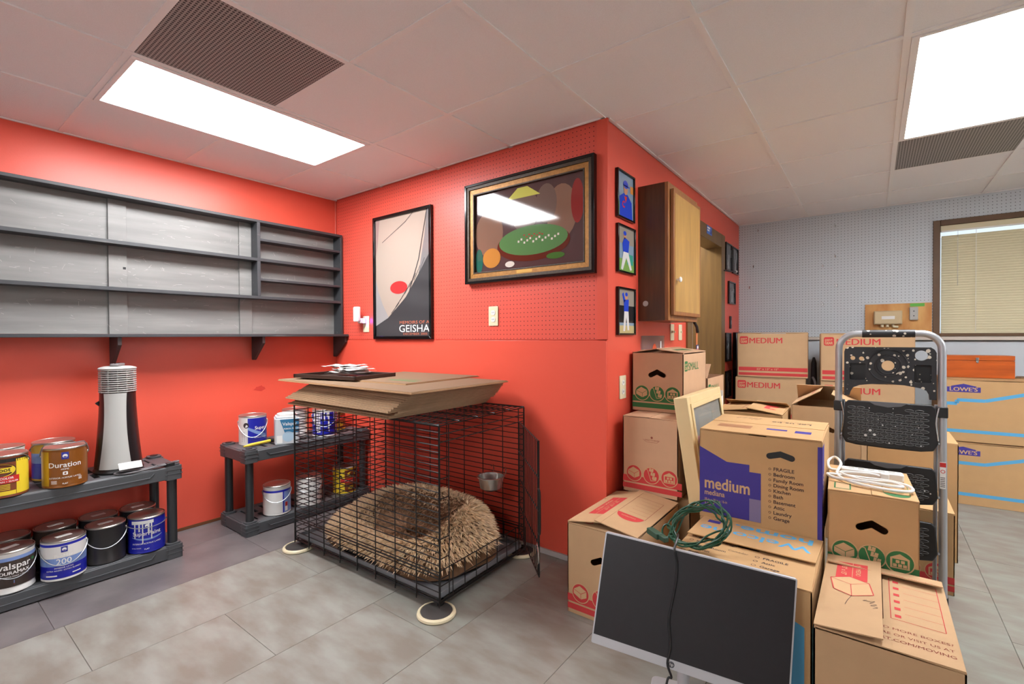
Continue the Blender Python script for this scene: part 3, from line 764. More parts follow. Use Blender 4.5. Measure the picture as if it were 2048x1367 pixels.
# pan
mb = MB().box(.012, .012, Z0+.006, CW-.012, CD-.012, Z0+.010)
for a in ((.012, .012, CW-.012, .02), (.012, CD-.02, CW-.012, CD-.012), (.012, .012, .02, CD-.012), (CW-.02, .012, CW-.012, CD-.012)): mb.box(a[0], a[1], Z0+.006, a[2], a[3], Z0+.032)
mb.build('floor_pan', PAN, crate, bevel=.002)
wires('base_frame', [((0, 0, Z0-.004), (CW, 0, Z0-.004)), ((CW, 0, Z0-.004), (CW, CD, Z0-.004)), ((CW, CD, Z0-.004), (0, CD, Z0-.004)), ((0, CD, Z0-.004), (0, 0, Z0-.004))], r=.005)
for x, y in ((.03, .03), (CW-.03, .03), (.03, CD-.03), (CW-.03, CD-.03)):
    MB().lathe([(0, .018), (.016, .018), (.016, .046), (0, .046)], 12, Matrix.Translation((x, y, 0))).build('foot', BLACK, crate)
# door, hinged on the wall side edge
dw, dz0, dz1 = .50, .165, .775
Mh = Matrix.Translation((CW+.006, CD-.055, 0)) @ Matrix.Rotation(radians(-45), 4, 'Z')
sg = [(Mh @ Vector((dw*k/14, 0, dz0)), Mh @ Vector((dw*k/14, 0, dz1))) for k in range(15)]
dmo = wires('door', sg, r=.0022)
wires('door_crossbar', [(Mh @ Vector((0, -.003, z)), Mh @ Vector((dw+.008, -.003, z))) for z in (dz0, .31, .46, .61, dz1)], dmo, .0034)
wires('door_edge', [(Mh @ Vector((x, -.003, dz0)), Mh @ Vector((x, -.003, dz1))) for x in (0, dw)], dmo, .0036)
MB().tube(smooth_path([Mh @ Vector(p) for p in ((dw, -.004, .36), (dw+.03, -.004, .37), (dw+.035, -.004, .46), (dw+.03, -.004, .55), (dw, -.004, .56))], 5), .004, 8).build('door_handle', WIRE, dmo)
MB().tube(smooth_path([Mh @ Vector(p) for p in ((dw-.02, -.008, .30), (dw+.012, -.008, .29), (dw+.02, -.008, .24), (dw, -.008, .22))], 4), .0036, 8).build('door_latch', STEEL, dmo)
for (x, y), nm in zip(((.03, .0), (CW-.012, -.012), (CW-.05, CD+.035), (.03, CD-.03)), ('left front', 'nearest', 'right rear', 'left rear')):
    p = crate.matrix_basis @ Vector((x, y, 0)); p = Matrix.Translation((CX0, CY0, 0)) @ Matrix.Rotation(radians(1.5), 4, 'Z') @ Vector((x, y, 0))
    c = thing('furniture_coaster', 'round white rimmed black coaster under the %s corner of the dog crate' % nm, 'coaster', (p.x, p.y, .0006), group='coasters under the dog crate')
    MB().lathe([(0, 0), (.086, 0), (.088, .004), (.086, .012), (.080, .0165), (.074, .0165), (.072, .012), (0, .012)], 48).build('rim', CREAM, c)
    MB().lathe([(0, .0122), (.070, .0122), (.071, .0150), (.062, .0165), (.04, .0168), (.036, .0155), (0, .0155)], 48).build('pad', mat('grey rubber', (66, 62, 60), .6) if nm == 'left front' else bpy.data.materials['grey rubber'], c)
# bowl hooked inside
bw = thing('dog_bowl', 'small steel bowl hooked on the back wires of the dog crate', 'bowl', (-1.715, 2.06, .385))
MB().lathe([(0, 0), (.045, 0), (.062, .012), (.072, .07), (.080, .072), (.080, .076), (.070, .076), (.060, .018), (.043, .006), (0, .006)], 36).build('bowl', mat('brushed steel', (186, 182, 176), .2, .8), bw)
for s in (-1, 1): MB().tube([(s*.045, .066, .072), (s*.045, .082, .085), (s*.045, .078, .115), (s*.045, .060, .11)], .003, 6).build('hook', STEEL, bw)
# plush bed
bed = thing('dog_bed', 'shaggy tan and brown plush dog bed filling the wire crate', 'dog bed', (-2.125, 1.812, .0630))
A_, B_ = .545, .305
def bedz(u, a):
    # u 0..1 radial
    rim = .195+.025*sin(2*a+.6)+.02*cos(3*a) - .09*max(0, cos(a-radians(235)))**2 + .075*max(0, cos(a-radians(70)))
    inner = .075+.02*sin(3*a)
    if u < .45: return inner+(.012*sin(9*u+a*2))
    if u < .72: t = (u-.45)/.27; t = t*t*(3-2*t); return inner+(rim-inner)*t
    t = (u-.72)/.28; return max(.0, rim*math.sqrt(max(0, 1-t*t*.98)) - .0)
NU, NA = 22, 72
def bedp(u, a):
    r = u*(1+.03*sin(5*a)); e = .55
    ca, sa = cos(a), sin(a)
    k = (abs(ca)**2.8+abs(sa)**2.8)**(-1/2.8)
    return Vector((A_*r*k*ca, B_*r*k*sa, bedz(u, a)))
vv = [Vector((0, 0, bedz(0, 0)))]; ff = []
for i in range(1, NU+1):
    for k in range(NA): vv.append(bedp(i/NU, 2*pi*k/NA))
for k in range(NA): ff.append((0, 1+k, 1+(k+1) % NA))
for i in range(NU-1):
    for k in range(NA):
        a0 = 1+i*NA; b0 = a0+NA; ff.append((a0+k, b0+k, b0+(k+1) % NA, a0+(k+1) % NA))
vv2 = [(v.x, v.y, max(v.z-.012, .001)) for v in vv]
n0 = 1+(NU-1)*NA
ff.append(tuple(n0+k for k in reversed(range(NA))))
FURB = mat('brown plush backing', (120, 88, 62), .95, noise=(20, .3))
MB().add(vv2, ff).build('cushion', FURB, bed, ang=80)
bx('care_strip', BLACK, bed, -.24, -.300, .004, .10, -.285, .03)
fm = bpy.data.materials.new('plush fur'); fm.use_nodes = True
b = fm.node_tree.nodes['Principled BSDF']; b.inputs['Roughness'].default_value = .85; b.inputs['Specular IOR Level'].default_value = .15
at = fm.node_tree.nodes.new('ShaderNodeAttribute'); at.attribute_name = 'fur'
fm.node_tree.links.new(at.outputs['Color'], b.inputs['Base Color'])
fr = random.Random(11); FV = []; FF = []; FC = []
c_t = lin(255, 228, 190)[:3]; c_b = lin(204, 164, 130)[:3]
for i in range(22000):
    u = math.sqrt(fr.random())*.985; a = fr.uniform(0, 2*pi)
    p = bedp(u, a); q1 = bedp(min(u+.02, 1), a); q2 = bedp(u, a+.03)
    nrm = (q1-p).cross(q2-p)
    if nrm.length < 1e-9: continue
    nrm.normalize()
    if nrm.z < 0: nrm = -nrm
    out = Vector((cos(a), sin(a), -.25))
    d = (nrm*.9+out*.55+Vector((fr.gauss(0, .35), fr.gauss(0, .35), fr.gauss(0, .2)))).normalized()
    l = fr.uniform(.026, .052); wd = fr.uniform(.0028, .0052)
    sd = d.cross(Vector((fr.gauss(0, 1), fr.gauss(0, 1), fr.gauss(0, 1)))).normalized()
    bend = Vector((out.x*.4, out.y*.4, -.55))*l*.5
    base = p-nrm*.012
    m1 = base+d*l*.55+bend*.25; tip = base+d*l+bend
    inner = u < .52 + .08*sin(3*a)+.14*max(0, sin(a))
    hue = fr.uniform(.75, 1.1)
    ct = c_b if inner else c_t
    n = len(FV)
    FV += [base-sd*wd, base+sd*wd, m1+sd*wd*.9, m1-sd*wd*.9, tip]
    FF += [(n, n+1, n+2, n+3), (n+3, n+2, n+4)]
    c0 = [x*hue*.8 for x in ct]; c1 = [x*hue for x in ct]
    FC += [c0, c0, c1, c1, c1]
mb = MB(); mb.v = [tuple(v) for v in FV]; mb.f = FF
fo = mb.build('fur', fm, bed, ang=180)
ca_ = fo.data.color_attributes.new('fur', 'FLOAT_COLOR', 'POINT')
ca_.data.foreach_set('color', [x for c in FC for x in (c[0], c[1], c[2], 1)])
fo['kind'] = 'stuff'

# ------------------------------------------------------------------ flattened cartons on the crate
zb = CZ+CH+.0085
rs = random.Random(21)
FLUTE2 = mat('shadowed flute', (120, 96, 72), .9)  # shade in the gaps between sheets, put into the colour
FLUTE = mat('corrugated edge', (190, 160, 124), .9, noise=(150, .35), bump=(300, .5))
def flatbox(label, x0, y0, x1, y1, z, th, m=CARDE, rz=0, group='flattened cartons stacked on the crate', corner=None):
    cx, cy = (x0+x1)/2, (y0+y1)/2; hx, hy = (x1-x0)/2, (y1-y0)/2
    t = thing('flattened_carton', label, 'flattened box', (cx, cy, z), rz=rz, group=group)
    bx('lower_liner', m, t, -hx, -hy, 0, hx, hy, th*.34); bx('upper_liner', m, t, -hx+.002, -hy+.003, th*.48, hx-.002, hy-.002, th*.82)
    bx('core', FLUTE2, t, -hx+.003, -hy+.004, th*.40, hx-.003, hy-.004, th*.50)
    bx('gap_shade', FLUTE2, t, -hx+.006, -hy+.006, th*.80, hx-.006, hy-.006, th*.995)  # dark layer painting in the shaded gap between stacked cartons
    return t
z = zb; th = .0086
LBL = 'flattened brown carton in the tall stack on the dog crate'
for k in range(4):
    flatbox(LBL, -2.745+.014*k+rs.uniform(-.004, .004), 1.435+.014*k, -1.835+.01*k, 2.17, z, th, rz=rs.uniform(-.006, .006)); z += th
for k in range(11):
    flatbox(LBL, -2.75+.0125*k+rs.uniform(-.004, .004), 1.420+.009*k, -1.80+.008*k+rs.uniform(-.003, .003), 2.20, z, th, rz=rs.uniform(-.006, .006)); z += th
z += .001
t = flatbox('widest flattened carton lying on top of the stack on the crate', -2.87, 1.44, -1.665, 2.16, z, .0095, CARD); z += .0098
pr = PR(t, frame((-.60, -.36, .0087), (1, 0, 0), (0, 1, 0))); pr.rect(PBLUE, .80, .50, 1.15, .535, 0); pr.rect(PBLUE, .85, .44, 1.1, .46, 0); pr.flush()
t = flatbox('smaller flattened carton with green print near the wall on the stack', -2.62, 1.62, -1.95, 2.235, z, .008, CARD, rz=.05); z += .0083
pr = PR(t, frame((-.33, -.3, .0075), (1, 0, 0), (0, 1, 0))); pr.rect(PGREEN, .40, .10, .62, .13, 0); pr.rect(PGREEN, .42, .16, .60, .175, 0); pr.flush()
tz = z
t = thing('baking_tray', 'black metal tray on top of the flattened cartons', 'tray', (-2.58, 1.71, tz), rz=.18)
MB().box(-.24, -.16, 0, .24, .16, .003).box(-.25, -.17, .0, -.235, .17, .022).box(.235, -.17, 0, .25, .17, .022).box(-.25, -.17, 0, .25, -.155, .022).box(-.25, .155, 0, .25, .17, .022).build('pan', mat('brown black tray', (58, 46, 40), .35), t, bevel=.002)
for k in range(6):
    o = thing('paper_sheet', 'crumpled white paper sheet lying in the black tray', 'paper', (-2.56+rs.uniform(-.06, .08), 1.71+rs.uniform(-.02, .03), tz+.0235+.0085*k), rz=rs.uniform(-.5, .5), group='papers in the black tray')
    g = MB(); nx, ny = 9, 7; ph = rs.uniform(0, 6)
    P = [(-.11+.22*i/nx, -.085+.17*j/ny, .0035*sin(i*1.7+ph+j*.6)+.0035) for i in range(nx+1) for j in range(ny+1)]
    g.add(P, [(i*(ny+1)+j, (i+1)*(ny+1)+j, (i+1)*(ny+1)+j+1, i*(ny+1)+j+1) for i in range(nx) for j in range(ny)])
    oo = g.build('sheet', PAPER, o, ang=30); sm_ = oo.modifiers.new('solid', 'SOLIDIFY'); sm_.thickness = .0005

# ------------------------------------------------------------------ pictures and plates on the red walls
def picture(label, loc, X, w_, h_, fwid, fdep, fm_, name='framed_picture', cat='picture', lip=None):
    """loc: bottom left on the wall, X direction along wall"""
    Xv = Vector(X); Zv = Xv.cross(Vector((0, 0, 1)))
    t = thing(name, label, cat, loc)
    M = frame((0, 0, 0), X, (0, 0, 1))
    for i, pl in enumerate(([(0,0),(w_,0),(w_-fwid,fwid),(fwid,fwid)], [(w_,0),(w_,h_),(w_-fwid,h_-fwid),(w_-fwid,fwid)], [(w_,h_),(0,h_),(fwid,h_-fwid),(w_-fwid,h_-fwid)], [(0,h_),(0,0),(fwid,fwid),(fwid,h_-fwid)])):
        MB().prism(pl, 0.0008, fdep, M).build('frame_side', fm_, t, bevel=.0015)
    return t, M
ART = {}
def a_(name, *rgb, gl=.12):
    if name not in ART: ART[name] = mat('print '+name, rgb, gl)
    return ART[name]
# tall portrait-format poster: generic stand-in, pale with dark sweep and a red accent
t, M = picture('tall black framed poster with pale art and white title on the red wall', (-3.035, YP-.008, 1.228), (1, 0, 0), .636, .916, .022, .024, BLACKG, 'framed_poster', 'poster')
MB().box(.02, .02, .002, .616, .896, .010, M).build('poster_sheet', a_('pale', 166, 150, 138), t)
q = PR(t, M @ Matrix.Translation((0, 0, .0105)), 'poster_art')
q.poly(a_('charcoal', 62, 60, 62), [(.022, .022), (.614, .022), (.614, .60), (.50, .46), (.36, .30), (.17, .16), (.022, .10)], 0)
q.poly(a_('grey', 120, 116, 116), [(.614, .60), (.614, .894), (.585, .894), (.56, .72), (.50, .46)], 0)
q.poly(a_('ash', 150, 146, 146), [(.022, .45), (.022, .10), (.17, .16), (.10, .26), (.05, .36)], 0)
q.poly(a_('mauve', 150, 126, 122), [(.022, .894), (.022, .62), (.045, .70), (.07, .894)], 0)
for k in range(9): q.line(a_('charcoal', 62, 60, 62), [(.20+.045*k, .165+.05*k), (.10+.05*k, .10+.045*k)], .004, 1)
q.line(a_('charcoal', 62, 60, 62), [(.10, .72), (.36, .84), (.44, .894)], .004, 1); q.line(a_('charcoal', 62, 60, 62), [(.585, .894), (.50, .56), (.40, .34)], .007, 1)
q.disc(a_('crimson', 176, 52, 52), .285, .375, .095, 1, 28, .046)
q.text(a_('rust', 190, 110, 84), 'MEMOIRS OF A', .295, .110, .030, 'l', 0, 2, width=.31)
q.text(a_('title', 238, 236, 232), 'GEISHA', .290, .052, .072, 'l', 0, 2, width=.318)
q.text(a_('rust', 190, 110, 84), 'DECEMBER 2005', .335, .030, .022, 'l', 0, 2, width=.25)
q.flush()
# gilt framed print: generic still life stand-in
t, M = picture('wide gilt framed dark print with green centre on the red wall', (-2.072, YP-.008, 1.575), (1, 0, 0), .912, .622, .016, .040, BLACKG, 'framed_print', 'picture')
def mit(a, w_, z0, z1, m, n):
    W, H = .912, .622
    for pl in ([(a,a),(W-a,a),(W-a-w_,a+w_),(a+w_,a+w_)], [(W-a,a),(W-a,H-a),(W-a-w_,H-a-w_),(W-a-w_,a+w_)], [(W-a,H-a),(a,H-a),(a+w_,H-a-w_),(W-a-w_,H-a-w_)], [(a,H-a),(a,a),(a+w_,a+w_),(a+w_,H-a-w_)]):
        MB().prism(pl, z0, z1, M).build(n, m, t, bevel=.001)
mit(.014, .020, .001, .034, GOLDD, 'carved_band'); mit(.033, .030, .001, .026, GOLD, 'gilt_band'); mit(.062, .008, .001, .029, GOLDD, 'sight_edge')
MB().box(.066, .066, .004, .846, .556, .012, M).build('print_sheet', a_('plum', 84, 62, 62, gl=.06), t)
q = PR(t, M @ Matrix.Translation((0, 0, .0122)), 'picture_art')
G = lambda n, *c: a_(n, *c, gl=.06)
q.disc(G('felt', 88, 128, 78), .50, .225, .24, 1.2, 36, .085); q.disc(G('table', 96, 44, 34), .50, .205, .255, .9, 36, .100)
q.poly(G('shade', 200, 198, 96), [(.32, .48), (.56, .48), (.47, .54), (.40, .54)], 1.1)
q.disc(G('umber', 132, 100, 84), .18, .30, .11, .2, 24, .14); q.disc(G('umber', 132, 100, 84), .70, .36, .10, .2, 24, .15); q.disc(G('wine', 140, 52, 50), .80, .40, .04, .5, 24, .12)
q.disc(G('taupe', 112, 92, 84), .45, .40, .10, .3, 24, .12); q.disc(G('taupe', 112, 92, 84), .60, .42, .07, .6, 24, .11)
q.disc(G('ochre', 190, 128, 62), .20, .15, .07, 1, 24, .06); q.disc(G('teal', 40, 96, 84), .10, .14, .03, 1.4, 24, .075); q.disc(G('pine', 70, 108, 50), .66, .12, .06, 1.5, 24, .018)
q.disc(G('bone', 216, 206, 196), .34, .10, .035, 1, 20, .018)
for k in range(14): q.rect(G('bone', 216, 206, 196), .40+.021*k, .22+.012*sin(k*2.1), .412+.021*k, .232+.012*sin(k*2.1), 2)
for k in range(8): q.rect(G('chip', 176, 60, 56), .44+.018*k, .25+.006*cos(k*3), .453+.018*k, .256+.006*cos(k*3), 2)
q.flush()
bx('title_plate', mat('brass plate', (196, 156, 80), .35, .5), t, .40, -.027, .040, .51, -.026, .058)
for (x, z, lab) in ((-1.868, 1.37, 'duplex'),):
    t = thing('wall_outlet', 'cream wall outlet below the gilt framed print', 'outlet', (x, YP-.0075, z))
    MB().prism(rrect(-.037, -.060, .037, .060, .005), 0, .006, frame((0, 0, 0), (1, 0, 0), (0, 0, 1))).build('cover_plate', CREAM, t, bevel=.0015)
    for s in (-1, 1):
        o = MB().prism(rrect(-.016, s*.021-.014, .016, s*.021+.014, .01), .006, .0085, frame((0, 0, 0), (1, 0, 0), (0, 0, 1))).build('socket', WHITE, t)
        for d in (-.006, .006): bx('slot', BLACK, o, d-.001, -.0092, s*.021-.004, d+.001, -.0084, s*.021+.006)
# plug in night light
t = thing('wall_outlet', 'cream wall outlet holding the white plug-in freshener near the corner', 'outlet', (-3.150, YP-.0075, 1.345))
MB().prism(rrect(-.037, -.062, .037, .062, .005), 0, .006, frame((0, 0, 0), (1, 0, 0), (0, 0, 1))).build('cover_plate', CREAM, t, bevel=.0015)
t = thing('plug_in_light', 'white plug-in light with a violet glow beside the poster', 'night light', (-3.165, YP-.0145, 1.40))
MB().box(-.022, -.05, -.05, .022, 0, -.01).build('plug_body', WHITE, t, bevel=.006)
MB().prism(rrect(-.032, -.058, .032, .058, .012), .05, .075, frame((-.01, 0, .02), (1, 0, 0), (0, 0, 1))).build('cover', WHITE, t, bevel=.006, seg=3)
vm = bpy.data.materials.new('violet led'); vm.use_nodes = True; bb = vm.node_tree.nodes['Principled BSDF']; bb.inputs['Emission Color'].default_value = (.35, .08, 1, 1); bb.inputs['Emission Strength'].default_value = 40; bb.inputs['Base Color'].default_value = (.3, .1, .9, 1)
bx('led_strip', vm, t, .0225, -.03, -.045, .0245, -.012, -.012)
# player photos
def photo(label, y, z, w_, h_, bg, fig):
    t, M = picture(label, (XR+.0006, y, z), (0, 1, 0), w_, h_, .010, .018, BLACKG, 'framed_photo', 'picture')
    MB().box(.008, .008, .001, w_-.008, h_-.008, .008, M).build('photo_sheet', bg, t)
    q = PR(t, M @ Matrix.Translation((0, 0, .0082)), 'photo_print'); fig(q, w_, h_); q.flush(); return t
JB = a_('jersey', 40, 70, 190, gl=.2); SK = a_('skin', 196, 140, 108, gl=.2); PW = a_('pants', 214, 212, 210, gl=.2); GR = a_('turf', 120, 158, 82, gl=.2); SK2 = a_('stand', 60, 66, 74, gl=.2); BGB = a_('backdrop', 130, 150, 170, gl=.2); DIRT = a_('dirt', 186, 170, 120, gl=.2); KH = a_('crowd', 150, 140, 128, gl=.2)
def f1(q, w_, h_):
    q.rect(GR, .01, .01, .07, h_*.35, 0); q.rect(a_('orange', 214, 140, 70, gl=.2), w_-.05, h_*.62, w_-.012, h_*.78, 0)
    q.poly(JB, [(w_*.15, .01), (w_*.9, .01), (w_*.85, h_*.42), (w_*.62, h_*.55), (w_*.38, h_*.55), (w_*.16, h_*.45)], 1)
    q.disc(SK, w_*.5, h_*.66, .026, 2, 20, .034); q.disc(JB, w_*.5, h_*.75, .032, 3, 20, .022); q.rect(JB, w_*.36, h_*.71, w_*.72, h_*.735, 3)
    q.poly(a_('collar', 190, 60, 50, gl=.2), [(w_*.42, h_*.50), (w_*.58, h_*.50), (w_*.5, h_*.36)], 2); q.text(a_('logo red', 200, 50, 60, gl=.2), 'C', w_*.3, h_*.25, .05, 'l', .03, 3)
def f2(q, w_, h_):
    q.rect(KH, .01, h_*.62, w_-.01, h_-.01, 0); q.rect(GR, .01, .01, w_-.01, h_*.30, 0); q.rect(a_('teal wall', 60, 150, 130, gl=.2), w_*.55, h_*.2, w_*.9, h_*.42, 1)
    q.poly(JB, [(w_*.32, h_*.45), (w_*.62, h_*.45), (w_*.68, h_*.70), (w_*.40, h_*.76), (w_*.28, h_*.62)], 2); q.disc(SK, w_*.42, h_*.80, .017, 2, 18, .02); q.disc(JB, w_*.42, h_*.84, .02, 3, 18, .012)
    q.poly(PW, [(w_*.34, h_*.45), (w_*.62, h_*.45), (w_*.82, h_*.10), (w_*.72, h_*.08), (w_*.50, h_*.34), (w_*.30, h_*.06), (w_*.20, h_*.08)], 2)
def f3(q, w_, h_):
    q.rect(KH, .01, h_*.62, w_-.01, h_-.01, 0); q.rect(a_('night', 34, 34, 36, gl=.2), .01, h_*.26, w_-.01, h_*.62, 0); q.rect(DIRT, .01, .01, w_-.01, h_*.2, 0)
    q.poly(JB, [(w_*.36, h_*.50), (w_*.62, h_*.50), (w_*.64, h_*.76), (w_*.36, h_*.74)], 2); q.disc(SK, w_*.5, h_*.82, .016, 2, 18, .02); q.disc(JB, w_*.5, h_*.86, .018, 3, 18, .011); q.line(JB, [(w_*.4, h_*.7), (w_*.30, h_*.88)], .022, 2)
    q.poly(PW, [(w_*.38, h_*.50), (w_*.62, h_*.50), (w_*.66, h_*.10), (w_*.56, h_*.10), (w_*.5, h_*.38), (w_*.42, h_*.08), (w_*.32, h_*.08)], 2)
photo('framed photo of a player in blue jacket and cap, topmost of three', 2.386, 1.888, .232, .260, BGB, f1)
photo('framed photo of a pitcher on green turf, middle of three', 2.392, 1.592, .234, .262, BGB, f2)
photo('framed photo of a player before a dark wall, lowest of three', 2.392, 1.250, .234, .262, BGB, f3)
BW1 = a_('grey photo', 92, 96, 102, gl=.2); BW2 = a_('dark photo', 52, 54, 58, gl=.2); BW3 = a_('pale photo', 176, 180, 184, gl=.2)
def fb(seed):
    def f(q, w_, h_):
        r_ = random.Random(seed)
        for k in range(9): x = r_.uniform(.02, w_-.03); y = r_.uniform(.02, h_*.6); q.rect(BW3 if r_.random() < .4 else BW2, x, y, x+r_.uniform(.006, .02), y+r_.uniform(.03, h_*.35), 1)
        q.poly(BW3, [(w_*.42, .02), (w_*.6, .02), (w_*.58, h_*.6), (w_*.46, h_*.6)], 2)
    return f
photo('black and white framed photo beside the doorway, upper left of pair', 4.745, 1.856, .235, .26, BW1, fb(1))
photo('black and white framed photo at the corner, upper right of pair', 5.015, 1.852, .235, .26, BW1, fb(2))
photo('small grey framed photo hung alone below the upper pair', 4.862, 1.548, .26, .215, BW1, fb(3))
photo('dark framed photo above the carton beside the doorway', 4.75, 1.000, .20, .27, BW2, fb(4))
photo('dark framed photo low beside the doorway behind the cartons', 4.75, .66, .20, .25, BW2, fb(5))
t = thing('wall_pennant', 'narrow dark plaque on the red wall above the lower photos', 'plaque', (XR+.0006, 4.93, 1.31)); bx('plaque', BLACK, t, 0, 0, 0, .012, .05, .12, bevel=.002); bx('badge', BW3, t, .012, .015, .04, .0135, .035, .08)
t = thing('black_board', 'tall gloss black panel standing in the corner behind the cartons', 'panel', (XR+.003, 5.06, .0006)); bx('board', BLACKG, t, 0, 0, 0, .035, .26, 1.27, bevel=.003); bx('edge_band', BLACK, t, .002, .002, 1.27, .033, .258, 1.274)
t = thing('coat_hook', 'black wall hook with a white tip beside the doorway', 'hook', (XR+.0145, 4.66, 1.84)); MB().tube([(0, 0, 0), (.03, .10, .0), (.05, .26, .012)], .006, 8).build('arm', BLACK, t); MB().lathe([(0, -.012), (.012, -.006), (.012, .006), (0, .012)], 12, Matrix.Translation((.05, .26, .012))).build('tip', WHITE, t)
for (y, z, w_, h_, lab, k) in ((2.472, .962, .080, .128, 'cream wall outlet beside the small carton stack', 'o'), (3.285, 1.268, .072, .112, 'cream double switch plate under the wall cabinet', 's'), (3.458, 1.268, .066, .112, 'cream single switch plate nearest the doorway', 's1')):
    t = thing('wall_plate', lab, 'outlet' if k == 'o' else 'switch', (XR+.0006, y, z))
    Mx = frame((0, 0, 0), (0, 1, 0), (0, 0, 1))
    MB().prism(rrect(-w_/2, -h_/2, w_/2, h_/2, .005), 0, .006, Mx).build('cover_plate', CREAM, t, bevel=.0015)
    if k == 'o':
        for s in (-1, 1):
            o = MB().prism(rrect(-.016, s*.025-.014, .016, s*.025+.014, .01), .006, .0085, Mx).build('socket', WHITE, t)
            for d in (-.006, .006): bx('slot', BLACK, o, .0084, d-.001, s*.025-.004, .0092, d+.001, s*.025+.006)
    else:
        for d in ((-.018, .018) if k == 's' else (0,)): bx('toggle', CREAM, t, .006, d-.004, -.004, .018, d+.004, .010, bevel=.001)
t = thing('sign_holder', 'clear plastic holder with an orange lamp picture behind the small carton', 'sign holder', (XR+.0006, 2.735, 1.06))
bx('backing', GLASS, t, 0, 0, 0, .003, .38, .185); bx('front_sheet', mat('smoky acrylic', (150, 120, 118), .1, alpha=.45), t, .008, 0, 0, .010, .38, .185)
q = PR(t, frame((.0102, 0, 0), (0, 1, 0), (0, 0, 1)), 'picture_print'); OR = a_('lamp orange', 214, 90, 60); q.disc(OR, .20, .09, .035, 0, 20, .045, 0, pi); q.rect(OR, .165, .07, .235, .092, 0); q.rect(PAPER, .17, .055, .23, .066, 0); q.rect(PAPER, .30, .06, .32, .15, 0); q.flush()
# door sign and hanging tag
t = thing('door_sign', 'small blue sticker sign on the door casing', 'sign', (XR+.0146, 4.10, 2.085)); bx('plate', mat('blue sticker', (70, 110, 190), .4), t, 0, 0, 0, .002, .15, .07)
q = PR(t, frame((.002, 0, 0), (0, 1, 0), (0, 0, 1))); q.rect(TXW, .01, .045, .09, .058, 0); q.rect(TXW, .01, .025, .07, .036, 0); q.poly(SWB, [(.08, .01), (.14, .01), (.14, .055)], 0); q.flush()

# ------------------------------------------------------------------ wall cabinet
t = thing('wall_cabinet', 'dark sided wooden wall cabinet with a gold veneer door', 'cabinet', (XR+.0006, 2.70, 1.333))
cd, cw, ch = .178, .56, .787
MB().box(0, 0, 0, cd-.02, .018, ch).build('side_panel', WOODD, t); MB().box(0, cw-.018, 0, cd-.02, cw, ch).build('side_panel', WOODD, t)
bx('top_panel', WOODD, t, 0, .018, ch-.018, cd-.02, cw-.018, ch); bx('bottom_panel', WOODD, t, 0, .018, 0, cd-.02, cw-.018, .018); bx('back_panel', WOODD, t, 0, .018, .018, .006, cw-.018, ch-.018)
for a in ((0, 0, .045, ch), (cw-.045, 0, cw, ch), (.045, 0, cw-.045, .045), (.045, ch-.045, cw-.045, ch)): bx('face_frame', WOODM, t, cd-.02, a[0], a[1], cd, a[2], a[3], bevel=.0015)
dm = thing('x', 'x', 'x'); bpy.data.objects.remove(dm)
d_ = bx('door', WOODM, t, cd+.003, .030, .030, cd+.022, cw-.006, ch-.035, bevel=.002)
bx('door_panel', WOODL, d_, cd+.0222, .052, .052, cd+.0235, cw-.028, ch-.057, bevel=.0004)
MB().lathe([(0, 0), (.006, 0), (.006, .012), (.014, .016), (.016, .022), (.012, .027), (0, .028)], 18, Matrix.Translation((cd+.0235, .078, .235)) @ Matrix.Rotation(pi/2, 4, 'Y')).build('knob', WHITE, d_)
MB().lathe([(0, 0), (.016, 0), (.016, .003), (0, .004)], 20, Matrix.Translation((.045, 0, .10)) @ Matrix.Rotation(pi/2, 4, 'X')).build('hole_cover', GREYS, t)
t = thing('lanyard', 'orange lanyard with a navy league tag hanging from the cabinet', 'lanyard', (XR+.165, 3.24, 1.334))
MB().tube([(0, 0, -.002), (.01, .02, -.03), (.014, .03, -.07)], .010, 8).build('strap_end', BLACK, t)
MB().box(.004, .020, -.36, .007, .05, -.07).build('strap', mat('orange webbing', (206, 120, 70), .7), t)
o = MB().box(.010, .006, -.235, .0115, .066, -.15).build('tag', mat('navy tag', (40, 40, 92), .5), t)
q = PR(t, frame((.0117, .006, -.235), (0, 1, 0), (0, 0, 1))); q.poly(TXW, [(.015, .075), (.030, .079), (.045, .075), (.045, .045), (.030, .030), (.015, .045)], 0); q.poly(RDL, [(.018, .060), (.042, .060), (.042, .046), (.030, .035), (.018, .046)], 1); q.text(TXW, 'NFL', .030, .047, .011, 'c', .03, 2); q.rect(TXW, .004, .004, .056, .012, 0); q.flush()

